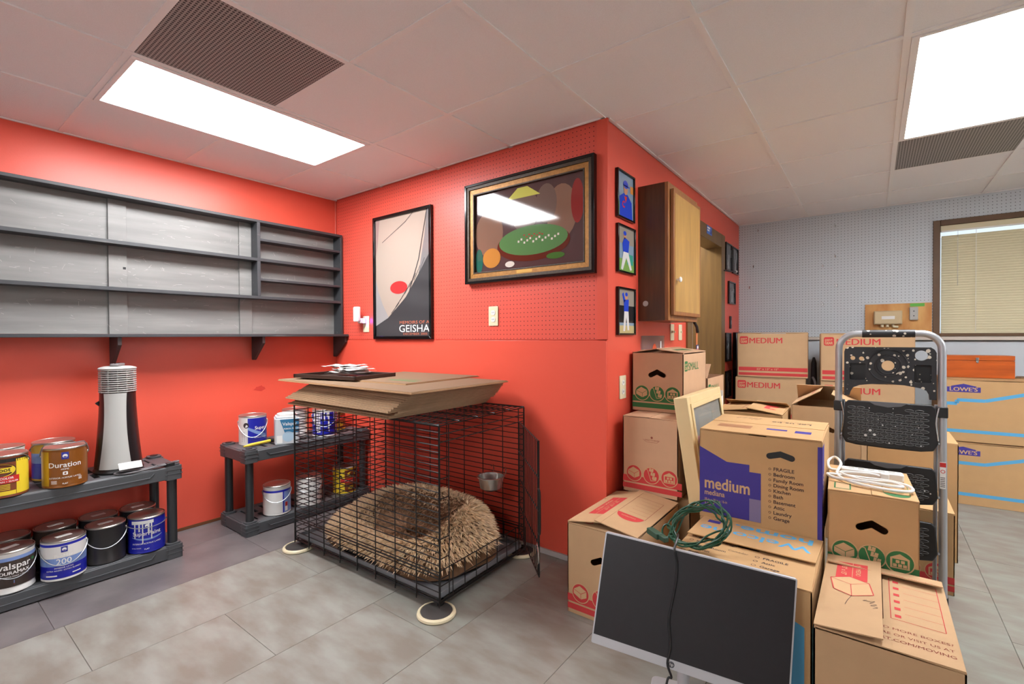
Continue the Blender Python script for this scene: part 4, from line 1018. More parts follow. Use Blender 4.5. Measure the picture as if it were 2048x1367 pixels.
# ------------------------------------------------------------------ cartons
TH = .004
def carton(label, loc, rz, w_, d_, h_, m=CARD, flaps=None, holes=(), group='moving cartons', name='moving_carton', minor=None):
    """loc = front left bottom corner. flaps {side:(length, lift angle, extra height)}"""
    t = thing(name, label, 'cardboard box', loc, rz, group)
    F = {'front': frame((0, 0, 0), (1, 0, 0), (0, 0, 1)), 'right': frame((w_, 0, 0), (0, 1, 0), (0, 0, 1)),
         'back': frame((w_, d_, 0), (-1, 0, 0), (0, 0, 1)), 'left': frame((0, d_, 0), (0, -1, 0), (0, 0, 1))}
    mb = MB()
    for s_ in ('front', 'back', 'left', 'right'):
        W = w_ if s_ in ('front', 'back') else d_
        hs = [capsule(W/2, h_*.66, .036, .0135, .009)] if s_ in holes else []
        mb.holed([(0, 0), (W, 0), (W, h_), (0, h_)], hs, -TH, 0, F[s_])
    mb.box(TH, TH, 0, w_-TH, d_-TH, TH)
    mb.build('body', m, t, ang=20)
    hl_ = min(w_, d_)/2
    if flaps is None:
        if w_ <= d_: flaps = {'front': (hl_, 0, 0), 'back': (hl_, 0, 0), 'left': (hl_-.001, 1.2, .0045), 'right': (hl_-.001, .8, .0045)}
        else: flaps = {'left': (hl_, 0, 0), 'right': (hl_, 0, 0), 'front': (hl_-.001, 1.2, .0045), 'back': (hl_-.001, .8, .0045)}
    for s_, (Ln, ang, dz) in flaps.items():
        c, sn = cos(radians(ang)), sin(radians(ang))
        e = .0015
        if s_ == 'front': fr_ = frame((e, 0, h_+dz), (1, 0, 0), (0, c, sn)); W = w_-2*e
        elif s_ == 'right': fr_ = frame((w_, e, h_+dz), (0, 1, 0), (-c, 0, sn)); W = d_-2*e
        elif s_ == 'left': fr_ = frame((0, d_-e, h_+dz), (0, -1, 0), (c, 0, sn)); W = d_-2*e
        else: fr_ = frame((w_-e, d_, h_+dz), (-1, 0, 0), (0, -c, sn)); W = w_-2*e
        MB().prism([(0, 0), (W, 0), (W-.004, Ln), (.004, Ln)], .0003, TH, fr_).build('flap', m, t, ang=20)
        F['flap_'+s_] = fr_ @ Matrix.Translation((0, 0, TH))
    return t, F
def gear_tag(q, m, x, y, s):
    q.rrect(m, x, y, x+s, y+s, s*.2, 0); q.text(PCARD, 'pen+', x+s/2, y+s*.56, s*.40, 'c', .02, 1, width=s*.72); q.text(PCARD, 'GEAR', x+s/2, y+s*.16, s*.42, 'c', .03, 1, width=s*.78)
def icons(q, m, W, w0=0):
    """three round pictograms above two stripes at the foot of a short side"""
    q.rect(m, 0, .052, W, .085, 0); q.rect(m, 0, .018, W, .044, 0)
    R = .040
    for k, fx in enumerate((.20, .5, .80)):
        cx, cy = W*fx, .100
        q.disc(PCARD, cx, cy, R+.004, 1, 28); q.disc(m, cx, cy, R, 2, 28)
        if k == 0:
            q.poly(PCARD, [(cx-.034, cy+.012), (cx-.004, cy+.032), (cx+.030, cy+.016), (cx+.030, cy-.012), (cx+.002, cy-.026), (cx-.034, cy-.008)], 3)
            q.line(m, [(cx-.034, cy+.012), (cx+.002, cy-.002), (cx+.030, cy+.016)], .002, 4); q.line(m, [(cx+.002, cy-.002), (cx+.002, cy-.026)], .002, 4)
        elif k == 1:
            for (a, b) in ((-.012, .022), (-.004, .002), (.004, -.018)):
                q.poly(PCARD, [(cx+a, cy+b), (cx+a+.022, cy+b-.003), (cx+a+.025, cy+b+.014), (cx+a+.003, cy+b+.017)], 3); q.line(m, [(cx+a+.011, cy+b+.006), (cx+a+.013, cy+b+.016)], .002, 4)
            q.line(PCARD, [(cx-.034, cy+.030), (cx-.020, cy+.028), (cx-.002, cy-.026), (cx+.024, cy-.022)], .003, 3)
        else:
            q.poly(PCARD, [(cx-.028, cy-.024), (cx+.028, cy-.024), (cx+.028, cy+.014), (cx, cy+.030), (cx-.028, cy+.014)], 3)
            q.rect(m, cx-.022, cy-.020, cx+.022, cy+.010, 4)
            for (a, b) in ((-.020, -.018), (-.005, -.018), (.009, -.018), (-.012, -.004), (.003, -.004)): q.rect(PCARD, cx+a, cy+b, cx+a+.011, cy+b+.011, 5)
def lines_panel(q, m, x, y, w_, h_, n=6, head=True):
    q.line(m, [(x, y), (x+w_, y)], .002); q.line(m, [(x, y+h_), (x+w_, y+h_)], .002); q.line(m, [(x, y), (x, y+h_)], .002); q.line(m, [(x+w_, y), (x+w_, y+h_)], .002)
    for k in range(1, n): q.line(m, [(x+w_*k/n, y), (x+w_*k/n, y+h_*.72)], .0012)
    if head:
        for k in range(n): q.rect(m, x+w_*(k+.3)/n, y+h_*.80, x+w_*(k+.65)/n, y+h_*.92)

# front row ---------------------------------------------------------------
t, F = carton('medium carton with red pictograms standing on the floor left of the monitor', (-1.101, 1.863, .0006), 0, .33, .518, .400, CARD,
    {'back': (.16, 4, 0), 'front': (.16, 3, .001), 'right': (.20, 8, .010), 'left': (.165, 10, .006)}, ('front',))
q = PR(t, F['front']); icons(q, PRED, .33); q.flush()
q = PR(t, F['flap_left'], 'flap_print'); q.rect(PRED, .13, .045, .40, .125, 0); q.text(PCARD, '22" x 13" x 15"', .265, .092, .024, 'c', .01, 1); q.line(PCARD, [(.13, .084), (.40, .084)], .0015, 1); q.text(PCARD, 'MEDIUM / MEDIO', .265, .056, .022, 'c', .01, 1); q.flush()
q = PR(t, F['flap_front'], 'flap_print'); q.rrect(PRED, .030, .030, .105, .125, .02, 0); q.rect(PCARD, .038, .038, .097, .090, 1); q.text(INK, 'NEED MORE BOXES?', .125, .095, .016, 'l', 0, 0); q.text(INK, 'SCAN HERE OR VISIT US AT', .125, .070, .013, 'l', 0, 0); q.text(INK, 'WALMART.COM/MOVING', .125, .045, .015, 'l', .01, 0); q.flush()
q = PR(t, F['flap_right'], 'flap_print'); lines_panel(q, INK, .18, .04, .24, .13, 6, False); q.disc(PRED, .18, .105, .062, 0, 20, None, pi/2, 3*pi/2); q.text(PCARD, 'CONTENTS', .162, .075, .013, 'l', .01, 1, 90); q.flush()
q = PR(t, F['flap_back'], 'flap_print'); q.line(PRED, [(.08, .11), (.06, .06), (.14, .04), (.20, .05), (.25, .09)], .003); q.text(PRED, 'PEN + GEAR', .10, .07, .02, 'l', .01, 0); q.flush()
carton('plain carton hidden under the red striped carton by the wall', (-1.065, 2.452, .0006), 0, .33, .50, .409, CARD)
t, F = carton('pale medium carton with red pictograms below the small green carton', (-1.066, 2.385, .424), 0, .292, .55, .389, CARDP)
q = PR(t, F['front']); icons(q, PRED, .311)
q.line(INK, [(.11, .285), (.13, .272), (.185, .272), (.20, .285)], .0012); q.text(INK, 'MADE TO REUSE', .158, .279, .010, 'c', 0, 0); q.disc(INK, .158, .296, .006, 0, 12); q.flush()
t, F = carton('small carton with green stripes and a hand hole on the tall pile', (-1.094, 2.577, .826), 0, .286, .425, .318, CARDP,
    {'front': (.13, 7, .0), 'back': (.13, 3, 0), 'left': (.142, 9, .006), 'right': (.142, 7, .006)}, ('front',))
q = PR(t, F['front']); icons(q, PGREEN, .286); q.flush()
q = PR(t, F['right']); gear_tag(q, PGREEN, .02, .225, .055); q.text(PGREEN, 'SMALL', .085, .228, .062, 'l', .018, 0, width=.19); q.flush()
q = PR(t, F['flap_left'], 'flap_print'); q.rrect(PGREEN, .12, .03, .30, .11, .02, 0); q.rrect(PCARD, .13, .04, .29, .10, .015, 1); q.flush()
q = PR(t, F['flap_right'], 'flap_print'); q.rect(PGREEN, .10, .04, .30, .10, 0); q.flush()

t, F = carton('carton with upside down blue Welcome home lettering behind the monitor', (-.611, 1.786, .0006), 0, .457, .455, .418, KRAFT,
    {'left': (.19, 0, 0), 'right': (.19, 0, 0), 'front': (.205, .5, .002), 'back': (.258, 2.4, .007)})
q = PR(t, F['flap_back'], 'flap_print'); q.text(PCYAN, 'Welcome', .228, .120, .088, 'c', .022, 0, width=.40); q.text(PCYAN, 'home.', .03, .028, .088, 'l', .022, 0, width=.285); q.rect(PBLUE, .37, .04, .42, .075, 0); q.text(PDARK, 'this side up', .34, .02, .014, 'l', 0, 0); q.flush()
q = PR(t, F['flap_front'], 'flap_print')
for k, (a, b) in enumerate((('FRAGILE / fragil', 0), ('Bedroom', 0), ('Dining Room', 0), ('Kitchen', 0), ('Bath', 0))): q.ring(PDARK, .03, .205-.036*k, .007, .0018); q.text(PDARK, a, .05, .198-.036*k, .022, 'l', .012, 0)
for k, a in enumerate(('FRAGILE', 'Attic', 'Garage')): q.ring(PDARK, .27, .155-.036*k, .007, .0018); q.text(PDARK, a, .29, .148-.036*k, .022, 'l', .012, 0)
q.text(PDARK, 'Comedor', .17, .150, .018, 'l', 0, 0); q.flush()
q = PR(t, F['right']); q.rect(PCYAN, .0, .02, .06, .30, 0); q.flush()
q = PR(t, F['front']); q.rect(PCYAN, .375, .02, .4365, .30, 0); q.poly(PCYAN, [(.375, .30), (.4365, .30), (.30, .36), (.30, .335)], 0); q.rect(PCYAN, .02, .02, .4365, .045, 0); q.flush()
carton('plain carton supporting the medium moving carton', (-.63, 2.246, .0006), 0, .45, .46, .410, KRAFT)
t, F = carton('medium carton with blue house shape and room checklist on top of pile', (-.628, 2.238, .427), radians(.8), .468, .46, .389, KRAFT,
    {'left': (.2, 0, 0), 'right': (.2, 0, 0), 'back': (.235, .6, .009), 'front': (.228, 1.2, .005)}, ())
# front wall hand hole is a flat black patch, its shade painted on
q = PR(t, F['front']); H_ = .389
q.poly(PBLUE, [(0, .022), (.2495, .022), (.2495, .232), (.205, .232), (.205, .262), (.115, .262), (0, .318)], 0)
q.text(PCARD, 'medium', .022, .134, .072, 'l', .022, 1, width=.185); q.text(PCARD, 'mediana', .022, .103, .033, 'l', .014, 1, width=.084); q.text(PCARD, '18-in x 18-in x 16-in', .022, .076, .018, 'l', .004, 1, width=.094); q.text(PCARD, '3 CU FT', .022, .056, .018, 'l', .004, 1, width=.042)
q.poly(mat('clear tape', (126, 116, 152), .3), [(.205, .022), (.2495, .022), (.2495, .118), (.205, .118)], 1)
for k, a in enumerate(('FRAGILE', 'Bedroom', 'Family Room', 'Dining Room', 'Kitchen', 'Bath', 'Basement', 'Attic', 'Laundry', 'Garage')):
    z = .258-.0228*k; q.ring(PDARK, .283, z, .0042, .0014, n=16); q.text(PDARK, a, .297, z-.006, .0205, 'l', .014, 0)
q.rect(PBLUE, .452, .0, .468, .372, 0)
q.flush()
q = PR(t, F['front'], 'hand_hole_shade'); q.poly(BLACK, capsule(.322, .318, .040, .0125, .006), 0); q.flush()
q = PR(t, F['right']); q.rect(PBLUE, .0, .0, .10, .372, 0); q.text(PCARD, 'medium', .08, .03, .07, 'l', .02, 1, 90); q.flush()
q = PR(t, F['flap_back'], 'flap_print'); q.text(PDARK, 'Let us be', .06, .12, .045, 'l', .018, 0, width=.16); q.text(PDARK, 'part of your move', .06, .10, .018, 'l', 0, 0)
for k in range(5): q.text(PDARK, ('Bedroom', 'Kitchen', 'Bath', 'Attic', 'Garage')[k], .28+.022*k, .06, .016, 'l', .01, 0, 70)
q.flush()
q = PR(t, F['flap_front'], 'flap_print'); q.rect(PBLUE, .25, .12, .33, .15, 0); q.rect(PBLUE, .36, .10, .42, .15, 0)
for k in range(4): q.rect(INK, .05, .10+.018*k, .19, .108+.018*k, 0)
q.flush()

carton('plain small carton hidden below the carton carrying the power strip', (-.141, 2.245, .0006), radians(2.5), .276, .42, .300, CARD)
t, F = carton('small carton with green pictograms carrying the white power strip', (-.141, 2.232, .312), radians(2.5), .276, .432, .322, KRAFT,
    {'front': (.135, 0, 0), 'back': (.135, 0, 0), 'left': (.137, .5, .0045), 'right': (.137, .8, .0045)}, ('front',))
q = PR(t, F['front']); icons(q, PGREEN, .276); q.flush()
q = PR(t, F['flap_left'], 'flap_print'); q.rect(PGREEN, .31, .02, .40, .075, 0); q.rect(PCARD, .315, .025, .395, .07, 1); q.flush()
q = PR(t, F['flap_right'], 'flap_print'); lines_panel(q, PGREEN, .06, .02, .14, .08, 4, False); q.disc(PGREEN, .06, .06, .04, 0, 20, None, pi/2, 3*pi/2); q.rect(PGREEN, .30, .03, .36, .07, 0); q.flush()

t, F = carton('nearest medium carton with red carton drawing on its flap', (-.138, 1.650, .0006), 0, .330, .566, .380, CARD,
    {'back': (.10, 12, .0), 'right': (.165, .8, .0), 'front': (.165, 0, .0045), 'left': (.163, 4.5, .010)}, ())
q = PR(t, F['flap_left'], 'flap_print')
q.rect(PRED, .06, .035, .205, .125, 0); q.text(PCARD, 'x 13" x 15"', .075, .050, .022, 'l', .01, 1); q.line(PCARD, [(.06, .082), (.205, .082)], .0015, 1); q.text(PCARD, 'M / MEDIO', .075, .092, .020, 'l', .01, 1)
bxp = [(.150, .052), (.172, .020), (.235, .012), (.290, .070), (.245, .135), (.160, .120)]
bxp = [(.215, .022), (.300, .035), (.332, .085), (.298, .142), (.215, .130), (.185, .075)]
q.poly(PCARD, bxp, 1); q.line(PRED, bxp+[bxp[0]], .003, 2); q.line(PRED, [bxp[0], (.245, .08), bxp[4]], .002, 2); q.line(PRED, [(.245, .08), bxp[2]], .002, 2)
q.line(PDARK, [(.34, .125), (.35, .115), (.342, .145), (.36, .132), (.362, .15), (.374, .134), (.38, .152), (.392, .14)], .0016, 2); q.line(PDARK, [(.33, .085), (.37, .075), (.40, .07)], .0014, 2)
q.flush()
q = PR(t, F['flap_right'], 'flap_print'); lines_panel(q, PRED, .185, .022, .30, .125, 6); q.flush()
q.flush
q = PR(t, F['flap_front'], 'flap_print'); q.text(INK, 'NEED MORE BOXES?', .315, .112, .018, 'r', 0, 0, width=.19); q.text(INK, 'SCAN HERE OR VISIT US AT', .315, .080, .018, 'r', 0, 0, width=.235); q.text(INK, 'WALMART.COM/MOVING', .315, .048, .020, 'r', .012, 0, width=.235); q.flush()
q = PR(t, F['flap_back'], 'flap_print'); q.text(PRED, 'KITCHEN   BEDROOM   BATH   GARAGE', .03, .09, .012, 'l', 0, 0, width=.27); q.flush()
q = PR(t, F['front']); q.rrect(INK, .11, .095, .19, .125, .01, 0); q.rrect(PCARD, .1115, .0965, .1885, .1235, .009, 1); q.text(PRED, 'FOLD HERE', .15, .104, .012, 'c', .01, 2); q.flush()

# boxes behind ------------------------------------------------------------
t, F = carton('medium carton on the floor behind the step ladder with red foot stripes', (-.019, 3.065, .0006), 0, .330, .40, .383, KRAFT)
q = PR(t, F['front']); icons(q, PRED, .33); q.flush()
carton('lower open-topped pile carton under the flapped carton by the frame', (-.80, 3.22, .0006), 0, .37, .42, .378, CARD)
t, F = carton('flapped carton with a red label behind the medium house carton', (-.80, 3.22, .391), radians(1), .37, .42, .370, KRAFT,
    {'front': (.19, 6, .0), 'right': (.20, 8, .006), 'left': (.18, 7, .004), 'back': (.18, 16, 0)})
q = PR(t, F['flap_right'], 'flap_print'); q.rect(PRED, .12, .05, .28, .12, 0); q.line(PCARD, [(.2, .05), (.2, .12)], .002, 1); q.text(PCARD, 'MED', .14, .07, .03, 'l', .01, 1); q.flush()
q = PR(t, F['flap_left'], 'flap_print'); lines_panel(q, INK, .10, .03, .26, .13, 6); q.flush()
carton('lower pile carton under the open carton beside the ladder rail', (-.415, 3.49, .0006), 0, .36, .38, .396, CARD)
t, F = carton('open carton with a printed flap sticking up beside the ladder rail', (-.415, 3.49, .411), radians(1), .36, .38, .390, CARD,
    {'left': (.18, 32, .0), 'back': (.17, 40, 0), 'right': (.17, 28, .0)}, ('front',))
q = PR(t, F['flap_left'], 'flap_print'); lines_panel(q, PRED, .06, .04, .25, .10, 6); q.flush()
q = PR(t, F['flap_back'], 'flap_print'); lines_panel(q, PRED, .05, .05, .25, .10, 6); q.flush()
carton('large kraft carton with a hand hole seen between the ladder steps', (-.03, 3.52, .0006), 0, .40, .42, .640, KRAFT, holes=('front',))
t, F = carton('small carton with green lettering behind the leaning wood frame', (-1.103, 3.06, .6605), 0, .290, .40, .318, CARDP, {'front': (.13, 40, 0), 'left': (.14, 30, 0)})
q = PR(t, F['right']); gear_tag(q, PGREEN, .02, .225, .055); q.text(PGREEN, 'SMALL', .085, .228, .062, 'l', .018, 0, width=.19); q.flush()
carton('plain carton under the rear small green lettered carton', (-1.103, 3.06, .0006), 0, .29, .40, .645, CARD)
# white open carton flap between the frame and the flapped carton
t = thing('white_envelope', 'white padded envelope standing open behind the leaning frame', 'envelope', (-.805, 3.10, .768), rz=radians(6))
MB().box(0, 0, 0, .003, .10, .115).box(.055, 0, 0, .058, .10, .10).box(0, .10, 0, .058, .103, .13).build('sleeve', PAPER, t); bx('fold', CARDP, t, .004, .02, .02, .05, .09, .095)
def pgbox(label, x, y, z, rz, w_, h_):
    t, F = carton(label, (x, y, z), radians(rz), w_, .33, h_, CARD)
    q = PR(t, F['front']); s_ = w_/.559
    gear_tag(q, PRED, .018*s_, h_-.090, .070); q.text(PRED, 'MEDIUM', .100*s_, h_-.083, .070, 'l', .022, 0, width=.262*s_)
    q.rect(PRED, .01, .052, w_-.004, .085, 0); q.rect(PRED, .01, .012, w_-.004, .036, 0); q.text(PCARD, '22" x 13" x 15"', w_*.44, .060, .024, 'c', .01, 1, width=.175*s_); q.flush()
    q = PR(t, F['right']); q.rect(PRED, .0, .052, .33, .085, 0); q.rect(PRED, 0, .012, .33, .036, 0); q.flush()
    return t
pgbox('tan MEDIUM carton on top of the pile beside the red wall', -.985, 4.69, .8775, 5, .545, .380)
pgbox('tan MEDIUM carton second from top of the pile beside the red wall', -1.0, 4.68, .4765, 5, .545, .386)
carton('plain carton at the foot of the pile beside the red wall', (-1.0, 4.68, .0006), radians(5), .545, .33, .462, CARD)
pgbox('tan MEDIUM carton on top of the pile behind the ladder top', -.345, 4.66, .872, 6, .60, .376)
pgbox('tan MEDIUM carton second from top of the pile behind the ladder', -.345, 4.66, .4765, 6, .60, .381)
carton('plain carton at the foot of the pile behind the ladder', (-.345, 4.66, .0006), radians(6), .60, .33, .462, CARD)
t = thing('black_bag', 'dark bag with a grey handle squeezed between the two carton piles', 'bag', (-.416, 4.92, .0006))
MB().lathe([(0, 0), (.06, 0), (.07, .05), (.065, .7), (.05, 1.0), (.02, 1.05), (0, 1.05)], 20, None, 0.4, 1.2).build('body', mat('charcoal cloth', (48, 48, 54), .8), t)
MB().tube(smooth_path([(0, -.088, .70), (.02, -.12, .74), (.02, -.125, .84), (0, -.085, .88)], 5), .010, 8).build('handle', mat('grey strap', (110, 110, 114), .6), t)
def lowes(label, z, dx=0):
    t, F = carton(label, (.414+dx, 4.775, z), radians(4), .625, .44, .445, KRAFT)
    q = PR(t, F['front'])
    q.poly(PBLUE, [(.022, .36), (.205, .36), (.205, .398), (.182, .398), (.182, .404), (.113, .422), (.045, .404), (.045, .398), (.022, .398)], 0)
    q.text(PCARD, "LOWE'S", .113, .368, .040, 'c', .028, 1, width=.150)
    q.line(PCYAN, [(.012, .275), (.078, .275), (.078, .302), (.23, .302), (.44, .362), (.55, .325), (.55, .075), (.012, .075), (.012, .284)], .024, 0)
    q.rect(PCYAN, .55, .065, .60, .345, 0); q.flush()
    q = PR(t, F['left']); q.rect(PCYAN, .30, .075, .44, .40, 0); q.flush()
lowes('upper kraft carton with blue house outline under the cedar toolbox', .462)
lowes('lower kraft carton with blue house outline on the floor at right', .0006)
flatbox('flat brown cardboard piece behind the cedar toolbox', .86, 5.02, 1.06, 5.20, .922, .006, CARD, group='loose cardboard')
# cedar tool box
t = thing('wooden_toolbox', 'orange cedar toolbox with a metal clasp on the stacked cartons', 'toolbox', (.425, 4.93, .9205), rz=radians(4))
bx('chest', CEDAR, t, 0, 0, 0, .395, .17, .128, bevel=.002); bx('lid', CEDAR, t, 0, 0, .130, .395, .17, .166, bevel=.002)
o = bx('clasp', STEEL, t, .185, -.004, .118, .202, 0, .150, bevel=.001); MB().lathe([(0, 0), (.007, 0), (.006, .005), (0, .006)], 12, Matrix.Translation((.1935, -.004, .116)) @ Matrix.Rotation(pi/2, 4, 'X')).build('clasp_ring', STEEL, o)

# ------------------------------------------------------------------ plywood panel on the far wall
t = thing('plywood_backboard', 'plywood board with orange grain mounted left of the window', 'board', (-.062, YB-.0068, 1.24))
bx('board', PINE, t, 0, -.012, 0, .452, 0, .275); 
q = PR(t, frame((0, -.012, 0), (1, 0, 0), (0, 0, 1)), 'green_patch'); q.rect(mat('green tape', (96, 176, 60), .5), .31, .245, .405, .272, 0); q.flush()
t = thing('junction_box', 'beige plastic service box with white label on the plywood', 'junction box', (.0, YB-.0190, 1.335))
bx('housing', mat('beige plastic', (196, 174, 134), .45), t, 0, -.05, 0, .195, 0, .118, bevel=.004); bx('cover', mat('beige cover', (202, 180, 140), .45), t, .006, -.058, .004, .189, -.05, .112, bevel=.004)
bx('paper_label', PAPER, t, .055, -.0588, .045, .145, -.0581, .072)
for x in (.06, .095): MB().tube([(x, -.025, .002), (x, -.025, -.022)], .011, 10).build('cable_gland', CREAM, t)
MB().tube(smooth_path([(.135, -.025, .002), (.138, -.025, -.018), (.17, -.025, -.022)], 4), .010, 10).build('cable_elbow', CREAM, t)
t = thing('wall_outlet', 'grey wall outlet on the plywood beside the beige box', 'outlet', (.272, YB-.0190, 1.425))
bx('box', GREYS, t, -.028, -.03, -.055, .028, 0, .055, bevel=.004)
for s_ in (-1, 1): bx('socket', BLACK, t, -.004, -.031, s_*.02-.004, .004, -.0302, s_*.02+.004)

# ------------------------------------------------------------------ step ladder (folded)
SPK = dotted('paint spattered black', (34, 34, 37), (208, 200, 184), .03, .0, .45)
nt = SPK.node_tree; N = nt.nodes; L = nt.links
tcx = N.new('ShaderNodeTexCoord'); nz = N.new('ShaderNodeTexVoronoi'); nz.inputs['Scale'].default_value = 42; L.new(tcx.outputs['Object'], nz.inputs['Vector'])
n2 = N.new('ShaderNodeTexNoise'); n2.inputs['Scale'].default_value = 16; n2.inputs['Detail'].default_value = 5; L.new(tcx.outputs['Object'], n2.inputs['Vector'])
mm = N.new('ShaderNodeMath'); mm.operation = 'MULTIPLY'; L.new(nz.outputs['Distance'], mm.inputs[0]); mm.inputs[1].default_value = 1
sb = N.new('ShaderNodeMath'); sb.operation = 'SUBTRACT'; L.new(n2.outputs[0], sb.inputs[0]); L.new(mm.outputs[0], sb.inputs[1])
gt = N.new('ShaderNodeMath'); gt.operation = 'GREATER_THAN'; gt.inputs[1].default_value = .30; L.new(sb.outputs[0], gt.inputs[0])
mx = [x for x in N if x.bl_idname == 'ShaderNodeMix'][0]; L.new(gt.outputs[0], mx.inputs[0])
lad = thing('step_ladder', 'folded grey step ladder with black paint-spattered treads and tool tray', 'step ladder', (.055, 2.90, .0006), rot=(radians(-1.2), 0, 0))
lw = .195
path = [(-lw-.006, 0, .02), (-lw-.004, 0, .5), (-lw, 0, 1.0), (-lw, 0, 1.17)]
for k in range(1, 8): a = pi-pi/2*k/8; path.append((-lw+.075+.075*cos(a), 0, 1.175+.075*sin(a)))
path += [(-lw+.075, 0, 1.25), (lw-.075, 0, 1.25)]
for k in range(1, 8): a = pi/2-pi/2*k/8; path.append((lw-.075+.075*cos(a), 0, 1.175+.075*sin(a)))
path += [(lw, 0, 1.17), (lw, 0, 1.0), (lw+.004, 0, .5), (lw+.006, 0, .02)]
MB().tube(path, .0155, 14).build('rail_hoop', ALU, lad)
MB().tube([(-.10, 0, 1.25), (.10, 0, 1.25)], .0185, 14).build('foam_grip', SPK, lad)
for s_ in (-1, 1):
    MB().lathe([(0, 0), (.019, 0), (.019, .05), (0, .05)], 14, Matrix.Translation((s_*(lw+.006), 0, 0))).build('rubber_foot', BLACK, lad)
    bx('rail_clamp', BLACK, lad, s_*lw-.020, -.020, .865, s_*lw+.020, .020, .915, bevel=.004)
    MB().tube([(s_*(lw-.018), .022, .92), (s_*(lw-.022), .022, .05)], .008, 8).build('rear_leg', ALU, lad)
    MB().tube(smooth_path([(s_*(lw-.012), -.02, .91), (s_*(lw-.022), -.022, .84), (s_*(lw-.014), -.02, .76)], 4), .003, 6).build('link_rod', STEEL, lad)
bx('warning_sticker', PAPER, lad, lw-.008, -.0168, .545, lw+.013, -.0160, .665)
q = PR(lad, frame((lw-.008, -.0170, .545), (1, 0, 0), (0, 0, 1)), 'sticker_print'); q.rect(RDL, 0, .098, .021, .118, 0); q.ring(RDL, .0105, .078, .007, .0025, 0); 
for k in range(6): q.rect(TXK, .002, .008+.008*k, .018, .011+.008*k, 0)
q.flush()
# tool tray
out = [(-.172, .945)]+[(-.172, 1.16), (-.168, 1.175), (-.155, 1.185)]+[(.155, 1.185), (.168, 1.175), (.175, 1.16), (.175, .945), (.150, .945)]
out += [(.148, .968), (.140, .985), (.12, .995), (.06, 1.006), (0, 1.009), (-.06, 1.006), (-.11, .998), (-.135, .985), (-.145, .965), (-.150, .945)]
circ = lambda cx, cz, r, n=24: [(cx+r*cos(2*pi*k/n), cz+r*sin(2*pi*k/n)) for k in range(n)]
FRL = frame((0, 0, 0), (1, 0, 0), (0, 0, 1))
tr_ = MB().holed(out, [circ(.0, 1.096, .0245), circ(.122, 1.147, .0235), circ(-.137, 1.130, .010, 14), circ(-.102, 1.128, .010, 14), rrect(-.150, 1.022, -.086, 1.106, .008), rrect(.096, 1.020, .158, 1.104, .008)], .004, .020, FRL).build('tool_tray', SPK, lad, ang=30)
for x0, x1 in ((-.150, -.086), (.096, .158)):
    MB().box(x0-.003, .02, 1.018, x1+.003, .024, 1.108).build('pocket', SPK, tr_)
for r_ in (.040, .050, .075): MB().tube([(r_*cos(2*pi*k/36), -.021, 1.096+r_*sin(2*pi*k/36)) for k in range(36)], .0028, 6, True).build('ring_ridge', SPK, tr_)
MB().box(-.085, -.030, 1.170, .088, -.016, 1.180).build('tray_lip', SPK, tr_)
# treads
def tread(z0, z1, nm):
    h = z1-z0
    pl = [(-.180, z0+.045), (-.165, z0+.012), (-.12, z0+.004), (.0, z0), (.12, z0+.002), (.165, z0+.010), (.182, z0+.045), (.174, z1-.02), (.160, z1-.004), (-.155, z1-.004), (-.168, z1-.02)]
    o = MB().prism(pl, .004, .024, FRL).build('tread', BLACK, lad, bevel=.006, seg=3)
    MB().prism([(-.075, z1-.003), (.075, z1-.003), (.05, z1-.02), (.0, z1-.028), (-.05, z1-.02)], .0235, .0275, FRL).build('push_tab', mat('worn tab', (96, 98, 102), .5) if nm == 0 else bpy.data.materials['worn tab'], o, bevel=.001)
    g = MB(); row = 0; z = z0+.03
    while z < z1-.032:
        for k in range(8):
            x = -.140+.0365*k+(.018 if row % 2 else 0)
            if x > .145: continue
            if z > z1-.058 and abs(x) < .075: continue
            e = [(x+.0160*cos(2*pi*i/12), -.0248, z+.0050*sin(2*pi*i/12)*1.0) for i in range(12)]
            g.tube(e, .0011, 5, True)
        z += .0132; row += 1
    gg = g.build('grip_pattern', mat('grip ridge', (96, 98, 100), .4) if nm == 0 else bpy.data.materials['grip ridge'], o); gg['kind'] = 'stuff'
    q = PR(o, FRL @ Matrix.Translation((0, 0, .0245)), 'paint_spot'); r_ = random.Random(nm+40)
    for k in range(16 if nm == 0 else 6): q.disc(PAINTD, r_.uniform(-.1, .16), r_.uniform(z0+.02, z1-.03), r_.choice([.0015, .002, .003, .006 if nm == 0 else .003]), 3, 9)
    q.flush(True)
    for s_ in (-1, 1): MB().tube([(s_*.17, -.01, z0+.045), (s_*(lw-.004), -.006, z0+.045)], .006, 8).build('pivot', ALU, o)
tread(.700, .925, 0); tread(.455, .635, 1); tread(.200, .385, 2)

# ------------------------------------------------------------------ leaning wood frame
t = thing('shadow_box_frame', 'pale wooden shadow box frame leaning between the cartons', 'picture frame', (-.705, 2.335, .428), rot=(0, radians(-8.5), 0))
L_, Hf, Tf = .62, .515, .066
for a in ((0, 0, 0, Tf, .05, Hf), (0, L_-.05, 0, Tf, L_, Hf), (0, .05, 0, Tf, L_-.05, .05), (0, .05, Hf-.05, Tf, L_-.05, Hf)): bx('frame_side', FRAMEW, t, *a, bevel=.003)
for a in ((Tf, .035, .035, Tf+.006, .06, Hf-.035), (Tf, L_-.06, .035, Tf+.006, L_-.035, Hf-.035), (Tf, .06, .035, Tf+.006, L_-.06, .06), (Tf, .06, Hf-.06, Tf+.006, L_-.06, Hf-.035)): bx('inner_bead', FRAMEW, t, *a, bevel=.001)
bx('backing', mat('mirror like backing', (120, 112, 100), .12), t, .008, .05, .05, .012, L_-.05, Hf-.05); bx('glass', mat('frame glass', (210, 214, 210), .02, alpha=.25), t, Tf-.006, .05, .05, Tf-.004, L_-.05, Hf-.05)
